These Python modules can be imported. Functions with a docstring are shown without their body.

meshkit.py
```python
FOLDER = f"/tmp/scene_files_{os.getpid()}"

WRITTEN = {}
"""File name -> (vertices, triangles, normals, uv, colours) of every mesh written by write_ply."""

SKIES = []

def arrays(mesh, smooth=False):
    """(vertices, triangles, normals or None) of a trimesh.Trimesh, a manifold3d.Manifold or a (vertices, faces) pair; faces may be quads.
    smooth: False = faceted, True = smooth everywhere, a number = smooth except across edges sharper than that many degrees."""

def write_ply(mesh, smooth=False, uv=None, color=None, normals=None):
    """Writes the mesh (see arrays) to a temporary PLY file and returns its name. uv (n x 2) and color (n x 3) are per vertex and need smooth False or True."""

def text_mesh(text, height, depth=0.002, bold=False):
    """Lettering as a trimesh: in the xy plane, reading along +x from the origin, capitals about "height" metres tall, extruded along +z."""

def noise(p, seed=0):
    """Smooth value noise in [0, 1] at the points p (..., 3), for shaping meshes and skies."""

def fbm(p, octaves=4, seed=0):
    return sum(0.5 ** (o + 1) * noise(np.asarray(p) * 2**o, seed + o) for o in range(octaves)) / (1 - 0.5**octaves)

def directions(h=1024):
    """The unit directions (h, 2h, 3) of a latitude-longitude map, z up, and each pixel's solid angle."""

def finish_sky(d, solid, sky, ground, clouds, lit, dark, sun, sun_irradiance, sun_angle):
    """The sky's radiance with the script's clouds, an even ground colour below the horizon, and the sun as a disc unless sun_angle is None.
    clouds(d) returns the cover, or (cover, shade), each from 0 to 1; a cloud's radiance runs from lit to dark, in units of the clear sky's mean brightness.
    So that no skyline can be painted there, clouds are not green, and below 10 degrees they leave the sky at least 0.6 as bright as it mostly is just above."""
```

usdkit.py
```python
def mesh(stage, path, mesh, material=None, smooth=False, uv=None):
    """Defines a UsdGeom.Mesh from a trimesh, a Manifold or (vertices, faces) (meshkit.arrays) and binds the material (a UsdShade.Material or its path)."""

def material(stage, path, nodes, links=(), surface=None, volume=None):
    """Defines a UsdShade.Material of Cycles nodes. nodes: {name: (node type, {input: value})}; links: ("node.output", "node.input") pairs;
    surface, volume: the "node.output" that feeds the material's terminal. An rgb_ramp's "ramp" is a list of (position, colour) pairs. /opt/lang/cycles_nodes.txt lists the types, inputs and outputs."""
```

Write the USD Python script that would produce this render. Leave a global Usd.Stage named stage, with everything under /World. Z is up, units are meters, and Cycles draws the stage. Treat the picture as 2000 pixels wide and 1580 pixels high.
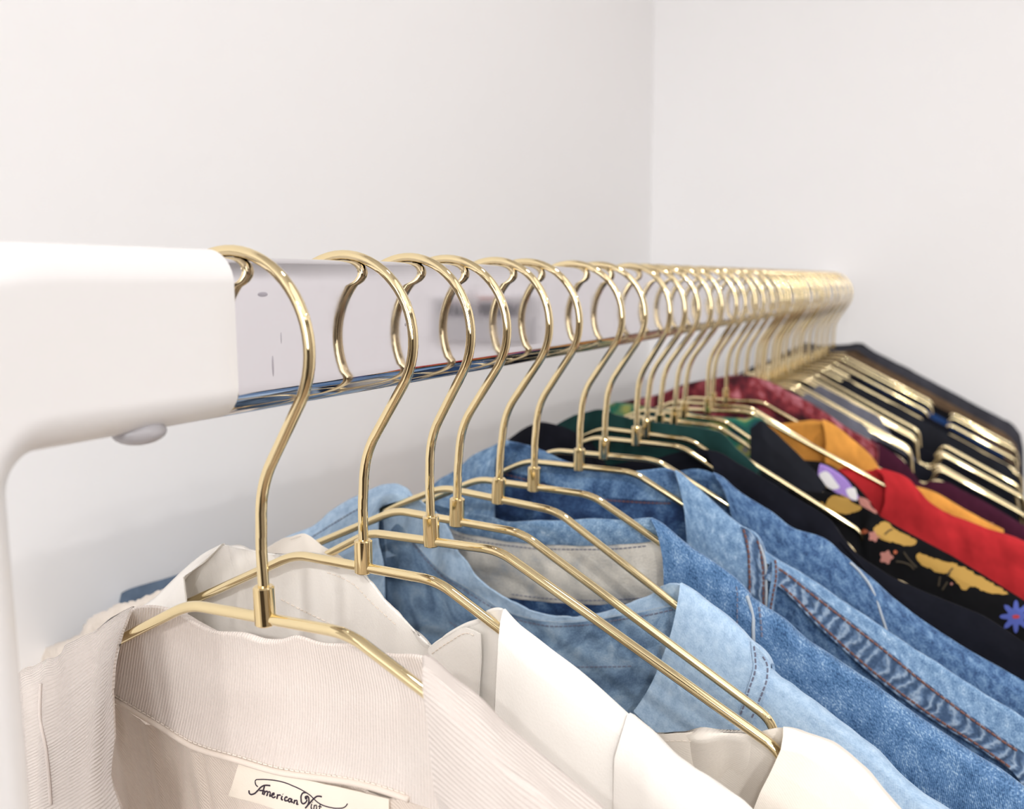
import math, random
import numpy as np
import trimesh
import usdkit, meshkit
from pxr import Usd, UsdGeom, UsdLux, UsdShade, Sdf, Gf
from scipy.interpolate import PchipInterpolator

random.seed(7)
RNG = np.random.default_rng(7)
stage = Usd.Stage.CreateInMemory()
UsdGeom.SetStageUpAxis(stage, 'Z')
UsdGeom.SetStageMetersPerUnit(stage, 1.0)
UsdGeom.Xform.Define(stage, '/World')
UsdGeom.Scope.Define(stage, '/World/Looks')

# ------------------------------------------------------------------ camera, lights, exposure
S = 0.75                                           # survey units of the hangers to metres
FPX = 1806.86
CAM = np.array([0.260099, 0.0, -0.012494]) * S
FWD = np.array([-0.4498538, 0.88327007, -0.13215725])
RIGHT = np.array([0.89134988, 0.45329352, -0.00451379])
UP = np.array([-0.05591913, 0.1198289, 0.99121849])
cam = UsdGeom.Camera.Define(stage, '/World/camera')
m = Gf.Matrix4d(1.0)
for i, v in enumerate((RIGHT, UP, -FWD)):
    m.SetRow(i, Gf.Vec4d(*map(float, v), 0))
m.SetRow(3, Gf.Vec4d(*map(float, CAM), 1))
cam.AddTransformOp().Set(m)
cam.CreateHorizontalApertureAttr(36.0)
cam.CreateVerticalApertureAttr(36.0 * 1580 / 2000)
cam.CreateFocalLengthAttr(FPX / 2000 * 36.0)
cam.CreateFStopAttr(11.5)
cam.CreateFocusDistanceAttr(0.335)
cam.CreateClippingRangeAttr(Gf.Vec2f(0.01, 100))
cam.CreateExposureAttr(0.02)

WALL_X, WALL_Y, ROOM_X, ROOM_Y, FLOOR, CEIL = -0.291, 1.449, 2.6, -2.3, -1.45, 1.15
LAMPS = [  # unseen ceiling lamps: x, y, intensity, radius
    (1.20, -1.80, 1700, 0.05), (0.75, -1.95, 900, 0.05), (2.1, -1.80, 700, 0.05), (1.9, 0.95, 500, 0.05), (0.32, 0.45, 130, 0.05)]


def disk_light(path, loc, intensity, radius):
    L = UsdLux.DiskLight.Define(stage, path)
    L.CreateRadiusAttr(radius)
    L.CreateIntensityAttr(intensity)
    L.CreateColorAttr(Gf.Vec3f(1.0, 0.985, 0.972))
    L.AddTranslateOp().Set(Gf.Vec3d(*loc))
    return L


# big soft ceiling panel, out of view, for even light from above
PANEL = (1.45, -0.35, 1.8, 2.2)
panel_x = UsdGeom.Xform.Define(stage, '/World/unseen_ceiling_panel')
panel_x.AddTranslateOp().Set(Gf.Vec3d(PANEL[0], PANEL[1], CEIL))
pl = UsdLux.RectLight.Define(stage, '/World/unseen_ceiling_panel/panel_glow')
pl.CreateWidthAttr(PANEL[2]); pl.CreateHeightAttr(PANEL[3])
pl.CreateIntensityAttr(1.0)
pl.CreateColorAttr(Gf.Vec3f(1.0, 0.995, 0.99))
pl.AddTranslateOp().Set(Gf.Vec3d(0, 0, -0.03))

# unseen soft light behind the camera, lighting the open collars from the front
UNSEEN_WIN = (0.15, 1.55, -0.15, 0.95)                    # x0, x1, z0, z1
wl = UsdLux.RectLight.Define(stage, '/World/unseen_front_light')
wl.CreateWidthAttr(UNSEEN_WIN[1] - UNSEEN_WIN[0]); wl.CreateHeightAttr(UNSEEN_WIN[3] - UNSEEN_WIN[2])
wl.CreateIntensityAttr(5.5)
wl.CreateColorAttr(Gf.Vec3f(0.97, 0.985, 1.0))
wl.AddTranslateOp().Set(Gf.Vec3d((UNSEEN_WIN[0] + UNSEEN_WIN[1]) / 2, ROOM_Y + .012, (UNSEEN_WIN[2] + UNSEEN_WIN[3]) / 2))
wl.AddRotateXOp().Set(90.0)

# ------------------------------------------------------------------ helpers
_names = {}


def numbered(name):
    n = _names.get(name, 0)
    _names[name] = n + 1
    return name if n == 0 else f'{name}_{n:03d}'


def child_path(parent, name):
    base = str(parent.GetPath())
    key = base + '/' + name
    n = _names.get(key, 0)
    _names[key] = n + 1
    return key if n == 0 else f'{key}_{n:03d}'


def tag(p, label, cat=None, group=None, kind=None):
    p = p.GetPrim() if hasattr(p, 'GetPrim') else p
    if label: p.SetCustomDataByKey('label', label)
    if cat: p.SetCustomDataByKey('category', cat)
    if group: p.SetCustomDataByKey('group', group)
    if kind: p.SetCustomDataByKey('kind', kind)
    return p


def thing(name, label, cat, loc=(0, 0, 0), group=None):
    x = UsdGeom.Xform.Define(stage, '/World/' + numbered(name))
    x.AddTranslateOp().Set(Gf.Vec3d(*map(float, loc)))
    p = tag(x, label, cat, group)
    return p


def origin(p):
    a = UsdGeom.Xformable(p).GetLocalTransformation()
    return np.array(a.ExtractTranslation())


def put(parent, name, mesh, mat, smooth=True, uv=None, label=None, kind=None):
    """one mesh as a part; mesh given in world coordinates, stored relative to its thing"""
    v, f = (mesh.vertices, mesh.faces) if isinstance(mesh, trimesh.Trimesh) else mesh[:2]
    o, q = np.zeros(3), parent
    while q and str(q.GetPath()) not in ('/World', '/'):
        if q.IsA(UsdGeom.Xform): o = o + origin(q)
        q = q.GetParent()
    pr = usdkit.mesh(stage, child_path(parent, name), (np.asarray(v) - o, np.asarray(f)), M[mat], smooth=smooth, uv=uv).GetPrim()
    if label: pr.SetCustomDataByKey('label', label)
    if kind: pr.SetCustomDataByKey('kind', kind)
    return pr


def struct(name, mesh, mat, smooth=False, label=None):
    v, f = mesh.vertices, mesh.faces
    pr = usdkit.mesh(stage, '/World/' + name, (v, f), M[mat], smooth=smooth).GetPrim()
    return tag(pr, label, None, None, 'structure')


def box(x0, x1, y0, y1, z0, z1):
    b = trimesh.creation.box((x1 - x0, y1 - y0, z1 - z0))
    b.apply_translation(((x0 + x1) / 2, (y0 + y1) / 2, (z0 + z1) / 2))
    return b


def cat(ms): return trimesh.util.concatenate(ms)


def sweep(path, prof, side=None, cap=True):
    """profile (n,2) swept along a 3-D path; side: a fixed vector that is never parallel to the path"""
    path = np.asarray(path, float); prof = np.asarray(prof, float)
    t = np.gradient(path, axis=0); t /= np.linalg.norm(t, axis=1, keepdims=True)
    if side is None:
        side = np.array([0, 0, 1.0]) if abs(t[:, 2]).mean() < 0.8 else np.array([1.0, 0.2, 0])
    a = np.cross(t, side); a /= np.linalg.norm(a, axis=1, keepdims=True)
    b = np.cross(a, t)
    n, k = len(path), len(prof)
    v = (path[:, None] + prof[None, :, :1] * a[:, None] + prof[None, :, 1:] * b[:, None]).reshape(-1, 3)
    i, j = np.meshgrid(np.arange(n - 1), np.arange(k), indexing='ij'); j2 = (j + 1) % k
    q = np.stack([i * k + j, i * k + j2, (i + 1) * k + j2, (i + 1) * k + j], -1).reshape(-1, 4)
    f = np.vstack([q[:, [0, 1, 2]], q[:, [0, 2, 3]]])
    if cap:
        c0, c1 = len(v), len(v) + 1
        v = np.vstack([v, path[0], path[-1]])
        jj = np.arange(k)
        f = np.vstack([f, np.stack([np.full(k, c0), (jj + 1) % k, jj], 1), np.stack([np.full(k, c1), (n - 1) * k + jj, (n - 1) * k + (jj + 1) % k], 1)])
    me = trimesh.Trimesh(v, f, process=False)
    if me.is_watertight and me.volume < 0: me.invert()
    return me


def circle(r, n): a = np.arange(n) * 2 * math.pi / n; return np.stack([r * np.cos(a), r * np.sin(a)], 1)


def tube(path, r, n=6, side=None): return sweep(path, circle(r, n), side)


def fillet(pts, rad, n=8):
    pts = [np.asarray(p, float) for p in pts]
    out = [pts[0]]
    for i in range(1, len(pts) - 1):
        a, b, c = pts[i - 1], pts[i], pts[i + 1]
        r = rad[i - 1] if isinstance(rad, (list, tuple)) else rad
        u, w = (a - b), (c - b)
        lu, lw = np.linalg.norm(u), np.linalg.norm(w); u, w = u / lu, w / lw
        d = min(r, 0.48 * lu, 0.48 * lw)
        p0, p2 = b + u * d, b + w * d
        for s in np.linspace(0, 1, n):
            out.append((1 - s) ** 2 * p0 + 2 * s * (1 - s) * b + s * s * p2)
    out.append(pts[-1])
    return np.array(out)


def round_poly(pts, rad, n=5): return fillet(list(pts) + [pts[0], pts[1]], rad, n)[n:-1]


# pixel of the 2000 x 1580 survey photo -> ray; hanger planes
def ray(u, v):
    d = FWD * FPX + RIGHT * (u - 1000) - UP * (v - 790)
    return d / np.linalg.norm(d)


XT = -0.0084 * S
HANG = {1: (.2803, .0042, .0177), 2: (.3555, -.0094, -.016), 3: (.4085, -.0729, .0273), 4: (.4509, -.0165, -.0387), 5: (.5101, -.0555, -.066),
        6: (.5515, -.0119, -.0303), 7: (.6276, .0446, -.024), 8: (.6775, .055, -.02), 9: (.7467, -.1415, .0008), 10: (.7911, -.049, -.0461),
        11: (.8296, .0544, -.045), 12: (.8755, -.0099, -.042), 13: (.920, .0, -.07), 14: (.9647, .0126, .0207), 15: (1.0131, .05, -.035),
        16: (1.061, .0, -.012), 17: (1.103, .035, -.01), 18: (1.154, .0, .0), 19: (1.206, .0, .01), 20: (1.24, -.02, .0), 21: (1.268, -.02, -.01),
        22: (1.306, .01, .01), 23: (1.34, .0, .0), 24: (1.376, -.02, -.015), 25: (1.408, -.03, .0), 26: (1.458, .01, .01), 27: (1.51, .0, .0),
        28: (1.555, .02, -.01), 29: (1.61, .0, .0), 30: (1.677, .0, .01), 31: (1.746, .01, .0), 32: (1.818, .0, -.01), 33: (1.892, .0, .0)}
HANG = {k: (y * S, w, t) for k, (y, w, t) in HANG.items()}


def hframe(k):
    y, w, _ = HANG[k]
    return np.array([XT, y, 0.0]), np.array([math.cos(w), math.sin(w), 0]), np.array([-math.sin(w), math.cos(w), 0])


def at(k, u, v, dy=0.0):
    o, e, n = hframe(k)
    d = ray(u, v)
    return CAM + d * ((o + n * dy - CAM) @ n) / (d @ n)


def row(k, pts, dy=0.0):
    """a row of cloth: (px, py) or (px, py, dy) points; dy a number or (first, middle, last)"""
    n = len(pts)
    if np.ndim(dy) == 0: dd = np.full(n, dy)
    else: dd = np.interp(np.linspace(0, 1, n), np.linspace(0, 1, len(dy)), dy)
    return np.array([at(k, p[0], p[1], p[2] if len(p) > 2 else dd[i]) for i, p in enumerate(pts)])


def rowf(k, pts, dy=0.0):
    """a row that lies in front of the hanger's wire"""
    return row(k, pts, np.asarray(dy) - .0042)


def back(k, r, dn=.006, dz=-.012):
    return r + hframe(k)[2] * dn + np.array([0, 0, dz])


def backc(k, r, dn=.006, dz=-.012, rev=False):
    """as back(), for a collar: it stays high at the fold and only drops farther out"""
    w = np.clip((np.linspace(0, 1, len(r)) - .15) / .35, 0, 1)[:, None]
    if rev: w = w[::-1]
    return r + hframe(k)[2] * dn * (.25 + .75 * w) + np.array([0, 0, dz]) * (.06 + .94 * w)


def resample(r, n):
    r = np.asarray(r, float)
    s = np.concatenate([[0], np.cumsum(np.linalg.norm(np.diff(r, axis=0), axis=1) + 1e-7)])
    return PchipInterpolator(s / s[-1], r)(np.linspace(0, 1, n))


def loft(rows, nu=48, nv=40, wr=None, edge=.15):
    g = np.array([resample(r, nu) for r in rows])
    d = np.linalg.norm(np.diff(g, axis=0), axis=2).mean(1) + 1e-6
    s = np.concatenate([[0], np.cumsum(d)])
    tt = np.unique(np.concatenate([np.linspace(0, s[-1], nv), s]))
    G = PchipInterpolator(s, g)(tt)
    du = np.concatenate([[0], np.cumsum(np.linalg.norm(np.diff(G, axis=1), axis=2).mean(0))])
    U, V = np.meshgrid(du, tt)
    if wr:
        amp, sx, sy, seed = wr
        n = grid_normals(G)
        h = meshkit.fbm(np.stack([U * sx, V * sy, np.full_like(U, .37)], -1), 3, seed) - .5
        i = np.linspace(0, 1, G.shape[1])[None, :]
        taper = np.clip(np.minimum(i, 1 - i) / edge, 0, 1)
        G = G + n * (h * amp * 2 * (0.25 + 0.75 * taper))[..., None]
    return G, np.stack([U, V], -1)


def grid_normals(G):
    n = np.cross(np.gradient(G, axis=1), np.gradient(G, axis=0))
    return n / (np.linalg.norm(n, axis=2, keepdims=True) + 1e-12)


def shell(G, UV, t=.0008):
    """the grid as a thin solid cloth: front sheet, back sheet and rim"""
    nv, nu = G.shape[:2]
    n = grid_normals(G)
    if ((CAM - G) * n).sum(2).mean() < 0: n = -n; flip = True
    else: flip = False
    A, B = (G + n * t / 2).reshape(-1, 3), (G - n * t / 2).reshape(-1, 3)
    i, j = np.meshgrid(np.arange(nv - 1), np.arange(nu - 1), indexing='ij')
    q = np.stack([i * nu + j, i * nu + j + 1, (i + 1) * nu + j + 1, (i + 1) * nu + j], -1).reshape(-1, 4)
    f = np.vstack([q[:, [0, 1, 2]], q[:, [0, 2, 3]]])
    if flip: f = f[:, ::-1]
    N = nv * nu
    ring = np.concatenate([np.arange(nu), np.arange(1, nv) * nu + nu - 1, (nv - 1) * nu + np.arange(nu - 2, -1, -1), np.arange(nv - 2, 0, -1) * nu])
    k = len(ring); jj = np.arange(k); j2 = (jj + 1) % k
    rim = np.vstack([np.stack([2 * N + jj, 2 * N + k + jj, 2 * N + k + j2], 1), np.stack([2 * N + jj, 2 * N + k + j2, 2 * N + j2], 1)])
    if flip: rim = rim[:, ::-1]
    v = np.vstack([A, B, A[ring], B[ring]])
    uv = UV.reshape(-1, 2)
    return v, np.vstack([f, f[:, ::-1] + N, rim]), np.vstack([uv, uv, uv[ring], uv[ring]]), (A, f)


def cloth(parent, name, rows, mat, nu=48, nv=40, wr=None, t=.0008, drop=0.0, dropn=.0, k=None, label=None, edge=.15):
    rows = [np.asarray(r) for r in rows]
    if drop:
        n = hframe(k)[2]
        last = resample(rows[-1], 24)
        rows = rows + [last + n * dropn * .5 + np.array([0, 0, -drop * .35]), last + n * dropn + np.array([0, 0, -drop])]
    G, UV = loft(rows, nu, nv, wr, edge)
    v, f, uv, front = shell(G, UV, t)
    p = put(parent, name, (v, f), mat, True, uv, label)
    return p, (front[0], front[1], p)


def cast(front, pix, off=.0005):
    """pixels thrown onto a cloth's front sheet -> points just proud of it (None where missed)"""
    A, f = front[:2]
    a, b, c = A[f[:, 0]], A[f[:, 1]], A[f[:, 2]]
    e1, e2 = b - a, c - a
    out = []
    for u, v in pix:
        d = ray(u, v)
        h = np.cross(d, e2); det = (e1 * h).sum(1)
        det = np.where(abs(det) < 1e-16, 1e-16, det)
        s = CAM - a; x = (s * h).sum(1) / det
        q = np.cross(s, e1); y = (q @ d) / det; t = (e2 * q).sum(1) / det
        ok = (x >= -1e-4) & (y >= -1e-4) & (x + y <= 1.0002) & (t > 0.02)
        if not ok.any(): out.append(None); continue
        i = np.where(ok)[0][np.argmin(t[ok])]
        nn = np.cross(e1[i], e2[i]); nn /= np.linalg.norm(nn)
        if nn @ d > 0: nn = -nn
        out.append(CAM + d * t[i] + nn * off)
    return out


def dense(pix, step=3.0):
    p = np.asarray(pix, float)
    s = np.concatenate([[0], np.cumsum(np.linalg.norm(np.diff(p, axis=0), axis=1))])
    return PchipInterpolator(s, p)(np.linspace(0, s[-1], max(3, int(s[-1] / step))))


def stitch(parent, front, pix, mat, length=.0022, gap=.0009, r=.00032, name='stitching', label=None, off=.0003):
    pts = [p for p in cast(front, dense(pix), off) if p is not None]
    if len(pts) < 4: print('stitch missed', parent.GetPath(), pix[0]); return
    P = np.array(pts); s = np.concatenate([[0], np.cumsum(np.linalg.norm(np.diff(P, axis=0), axis=1) + 1e-9)])
    ms, x = [], 0.0
    while x < s[-1] - length:
        xs = np.linspace(x, x + length, 4)
        q = np.stack([np.interp(xs, s, P[:, i]) for i in range(3)], 1)
        ms.append(tube(q, r, 5)); x += length + gap
    if ms: put(front[2], name, cat(ms), mat, 60, None, label, 'stuff')


def ridge(parent, front, pix, mat, r=.0009, name='seam', label=None, off=.0004):
    pts = [p for p in cast(front, dense(pix, 5), off) if p is not None]
    if len(pts) < 4: print('ridge missed', parent.GetPath(), pix[0]); return
    put(front[2], name, tube(resample(pts, max(8, len(pts))), r, 8), mat, True, None, label)


def print_patch(parent, front, poly, mat, name='print', jag=0., label=None, off=.0004):
    """a flat printed motif: a pixel polygon laid on the cloth"""
    from shapely.geometry import Polygon
    dp = dense(list(poly) + [poly[0]], 4)[:-1]
    if jag: dp = dp + np.random.default_rng(len(dp)).uniform(-jag, jag, dp.shape)
    pg = Polygon(dp).buffer(0)
    if pg.geom_type != 'Polygon': pg = max(pg.geoms, key=lambda g: g.area)
    v2, f2 = trimesh.creation.triangulate_polygon(pg, engine='earcut')
    tm = trimesh.Trimesh(np.c_[v2, np.zeros(len(v2))], f2, process=False)
    v2, f2 = trimesh.remesh.subdivide_to_size(tm.vertices, tm.faces, 14)
    tm = trimesh.Trimesh(v2, f2, process=True)
    v2, f2 = tm.vertices, tm.faces
    p3 = cast(front, v2[:, :2], off)
    good = np.array([p is not None for p in p3])
    if good.sum() < 3: print('print missed', parent.GetPath(), poly[0]); return
    idx = np.cumsum(good) - 1
    f2 = idx[f2[good[f2].all(1)]]
    P = np.array([p for p in p3 if p is not None])
    if len(f2): put(front[2], name, (P, f2), mat, False, None, label)


# ------------------------------------------------------------------ materials
M = {}


def mat(name, nodes, links, surface):
    M[name] = usdkit.material(stage, '/World/Looks/' + name, nodes, links, surface)


def plain(name, col, rough=.6, metal=0., bump=None, **kw):
    nodes = {'p': ('principled_bsdf', dict(base_color=col, roughness=rough, metallic=metal, **kw))}
    links = []
    if bump:
        nodes['tc'] = ('texture_coordinate', {}); nodes['n'] = ('noise_texture', {'scale': bump[0], 'detail': 3.0}); nodes['b'] = ('bump', {'strength': bump[1], 'distance': bump[2]})
        links = [('tc.object', 'n.vector'), ('n.fac', 'b.height'), ('b.normal', 'p.normal')]
    mat(name, nodes, links, 'p.BSDF')


def fabric(name, ramp, scale=30., detail=3., weave=None, fine=.25, fscale=900., rough=.9, sheen=.15, bdist=.0004, dist=0., spec=.2, thin=0.):
    """cloth: blotchy tone (ramp over a noise) + fine grain + optional woven ribs (direction, period in metres, strength, angle)"""
    nodes = {'tc': ('texture_coordinate', {}), 'n': ('noise_texture', {'scale': scale, 'detail': detail, 'roughness': .6, 'distortion': dist}),
             'g': ('noise_texture', {'scale': fscale, 'detail': 1.0}),
             'ms': ('math', {'math_type': 'multiply_add', 'value2': fine, 'value3': -fine * .5}),
             'ma': ('math', {'math_type': 'add'}),
             'r': ('rgb_ramp', {'ramp': ramp}),
             'b': ('bump', {'strength': .6, 'distance': bdist}),
             'p': ('principled_bsdf', {'roughness': rough, 'sheen_weight': sheen, 'sheen_roughness': .4, 'specular_ior_level': spec})}
    links = [('tc.UV', 'n.vector'), ('tc.UV', 'g.vector'), ('g.fac', 'ms.value1'), ('ms.value', 'ma.value1'), ('n.fac', 'ma.value2'), ('ma.value', 'r.fac'),
             ('r.color', 'p.base_color'), ('b.normal', 'p.normal')]
    if weave:
        axis, period, strength, ang = weave
        nodes['mp'] = ('mapping', {'rotation': (0, 0, math.radians(ang))})
        nodes['w'] = ('wave_texture', {'bands_direction': axis, 'scale': 2 * math.pi / (20 * period), 'distortion': .45, 'detail': 1.0, 'detail_scale': 1.5})
        nodes['hm'] = ('math', {'math_type': 'multiply_add', 'value2': strength})
        links += [('tc.UV', 'mp.vector'), ('mp.vector', 'w.vector'), ('w.fac', 'hm.value1'), ('g.fac', 'hm.value3'), ('hm.value', 'b.height')]
    else:
        links += [('g.fac', 'b.height')]
    if thin:                                        # thin pale cloth lets some light through
        nodes['t'] = ('translucent_bsdf', {}); nodes['mx'] = ('mix_closure', {'fac': thin})
        links += [('r.color', 't.color'), ('p.BSDF', 'mx.closure1'), ('t.BSDF', 'mx.closure2')]
    mat(name, nodes, links, 'mx.closure' if thin else 'p.BSDF')


plain('wall_paint', (.925, .915, .918), .75, bump=(60., .05, .002))
plain('ceiling_paint', (.87, .86, .85), .8)
plain('unseen_dark_paint', (.04, .03, .025), .8)  # unseen wall behind the camera, dark so the brass mirrors something dark
plain('unseen_grey_paint', (.30, .27, .25), .8)  # unseen right wall, toned down for contrast in the brass
plain('floor_vinyl', (.20, .15, .115), .45, bump=(8., .05, .002))  # floor out of view, kept dark to deepen the brass reflections
plain('gold', (.84, .70, .42), .04, 1.0)
plain('gold_satin', (.84, .67, .37), .09, 1.0)
mat('chrome', {'tc': ('texture_coordinate', {}), 'n': ('noise_texture', {'scale': 60., 'detail': 4.}), 'r': ('rgb_ramp', {'ramp': [(0., (.03,) * 3), (.5, (.06,) * 3), (.8, (.16,) * 3)]}),
               'bn': ('noise_texture', {'scale': 25., 'detail': 1.}), 'b': ('bump', {'strength': .05, 'distance': .001}),
               'p': ('principled_bsdf', {'base_color': (.70, .68, .71), 'metallic': 1.})},
    [('tc.object', 'n.vector'), ('tc.object', 'bn.vector'), ('n.fac', 'r.fac'), ('r.color', 'p.roughness'), ('bn.fac', 'b.height'), ('b.normal', 'p.normal')], 'p.BSDF')
plain('white_lacquer', (.80, .785, .78), .35, coat_weight=.3)
plain('clear_pad', (.62, .60, .63), .2, transmission_weight=.5)
plain('smudge', (.42, .40, .45), .4, .6)
plain('grey_board', (.56, .55, .56), .5)
plain('dark_board', (.17, .165, .18), .5)
plain('lamp_trim', (.8, .8, .8), .4)
plain('ink', (.035, .02, .035), .7)
plain('tag_ribbon', (.86, .77, .66), .55, bump=(900., .2, .0003))
fabric('cream_twill', [(.0, (.70, .61, .555)), (.5, (.79, .71, .655)), (1., (.83, .77, .72))], 20., weave=('x', .00105, 1.4, 0), bdist=.00035, fine=.15)  # inner yoke: twill colour lightened to make up for weaker light there
fabric('cream_twill_cross', [(.0, (.60, .525, .478)), (.5, (.68, .61, .565)), (1., (.715, .66, .62))], 20., weave=('y', .00125, 1.5, 6), bdist=.0004, fine=.15)  # same twill on the fronts, colour darker where the light is strong
fabric('cream_lining', [(.0, (.74, .64, .555)), (1., (.82, .725, .65))], 18., weave=('x', .0009, .8, 35), bdist=.0002)
fabric('white_cotton', [(.0, (.82, .785, .735)), (1., (.87, .84, .80))], 15., weave=('x', .0006, .4, 20), bdist=.0001, fine=.1)
fabric('ivory_cotton', [(.0, (.77, .705, .62)), (1., (.82, .765, .70))], 15., weave=('x', .0007, .4, 60), bdist=.0001, fine=.1)
fabric('beige_fleece', [(.0, (.60, .53, .46)), (1., (.80, .72, .65))], 160., detail=4., fine=.4, bdist=.002)
D0, D1, D2, D3, D4 = (.012, .025, .06), (.045, .10, .22), (.12, .23, .42), (.26, .41, .60), (.50, .63, .76)
fabric('chambray', [(.1, (.20, .31, .46)), (.38, (.32, .45, .62)), (.58, (.40, .54, .70)), (.9, (.54, .66, .78))], 260., weave=('x', .0006, .5, 45), fine=.5, fscale=1400., bdist=.00015)
fabric('chambray_shaded', [(.0, (.035, .06, .10)), (.35, (.10, .17, .28)), (.55, (.22, .34, .50)), (.75, (.42, .54, .66)), (1., (.6, .68, .75))], 70., weave=('x', .0006, .5, 45), fine=.35, fscale=1400., dist=.6)  # washed chambray tones, darkened in colour for the shade inside the neck
fabric('denim_mid', [(.15, (.03, .075, .17)), (.4, (.075, .165, .32)), (.58, D2), (.75, (.24, .37, .54)), (.95, D4)], 120., weave=('x', .0009, 1.2, 30), fine=1.1, fscale=1100., bdist=.0003, dist=.3)
fabric('denim_pale', [(.2, (.06, .13, .26)), (.42, (.15, .26, .42)), (.6, (.23, .36, .53)), (.85, D4)], 230., weave=('x', .0009, .9, 30), fine=.75, dist=.3, fscale=1500., bdist=.0002)
fabric('denim_worn', [(.2, D0), (.38, D1), (.52, D2), (.68, D3), (.9, D4)], 60., weave=('x', .0009, .9, 30), fine=.45, fscale=1200., bdist=.0003, dist=.4)
fabric('denim_deep', [(.25, (.025, .055, .13)), (.45, (.06, .125, .26)), (.6, (.12, .22, .38)), (.85, (.25, .38, .54))], 210., weave=('x', .0009, .9, 30), fine=.7, dist=.4, fscale=1300., bdist=.0002)
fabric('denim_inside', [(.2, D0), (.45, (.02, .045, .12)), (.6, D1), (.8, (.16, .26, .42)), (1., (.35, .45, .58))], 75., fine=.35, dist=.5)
fabric('faded_lining', [(.25, (.26, .30, .36)), (.45, (.50, .48, .44)), (.6, (.66, .62, .55)), (.8, (.74, .72, .68))], 40., detail=2., weave=('y', .012, .3, 0), fine=.2, dist=.3)
mat('denim_pucker', {'tc': ('texture_coordinate', {}), 'w': ('wave_texture', {'bands_direction': 'x', 'scale': 2 * math.pi / (20 * .0062), 'distortion': 9., 'detail': 3.0, 'detail_scale': 1.6}),
                     'g': ('noise_texture', {'scale': 500., 'detail': 3.}), 'ms': ('math', {'math_type': 'multiply_add', 'value2': 1.1, 'value3': -.55}), 'ma': ('math', {'math_type': 'add'}),
                     'r': ('rgb_ramp', {'ramp': [(0., (.05, .09, .17)), (.4, (.10, .165, .28)), (.75, (.155, .235, .36)), (1., (.29, .38, .50))]}), 'b': ('bump', {'strength': .8, 'distance': .0012}),
                     'p': ('principled_bsdf', {'roughness': .9, 'specular_ior_level': .2})},
    [('tc.UV', 'w.vector'), ('tc.UV', 'g.vector'), ('g.fac', 'ms.value1'), ('ms.value', 'ma.value1'), ('w.fac', 'ma.value2'), ('ma.value', 'r.fac'), ('r.color', 'p.base_color'), ('w.fac', 'b.height'), ('b.normal', 'p.normal')], 'p.BSDF')
plain('denim_edge', (.40, .45, .50), .9)
plain('thread_blue', (.16, .17, .24), .8)
plain('thread_pale', (.62, .62, .62), .8)
plain('thread_brown', (.17, .075, .06), .8)
plain('thread_cream', (.80, .72, .64), .8)


dark_sheen = .35


def dark(name, col, sheen=.2, rough=.85): fabric(name, [(.3, tuple(c * .75 for c in col)), (.7, tuple(c * 1.3 for c in col))], 40., fine=.3, sheen=sheen * dark_sheen, rough=rough, fscale=1200., bdist=.0002, spec=.06)


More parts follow.
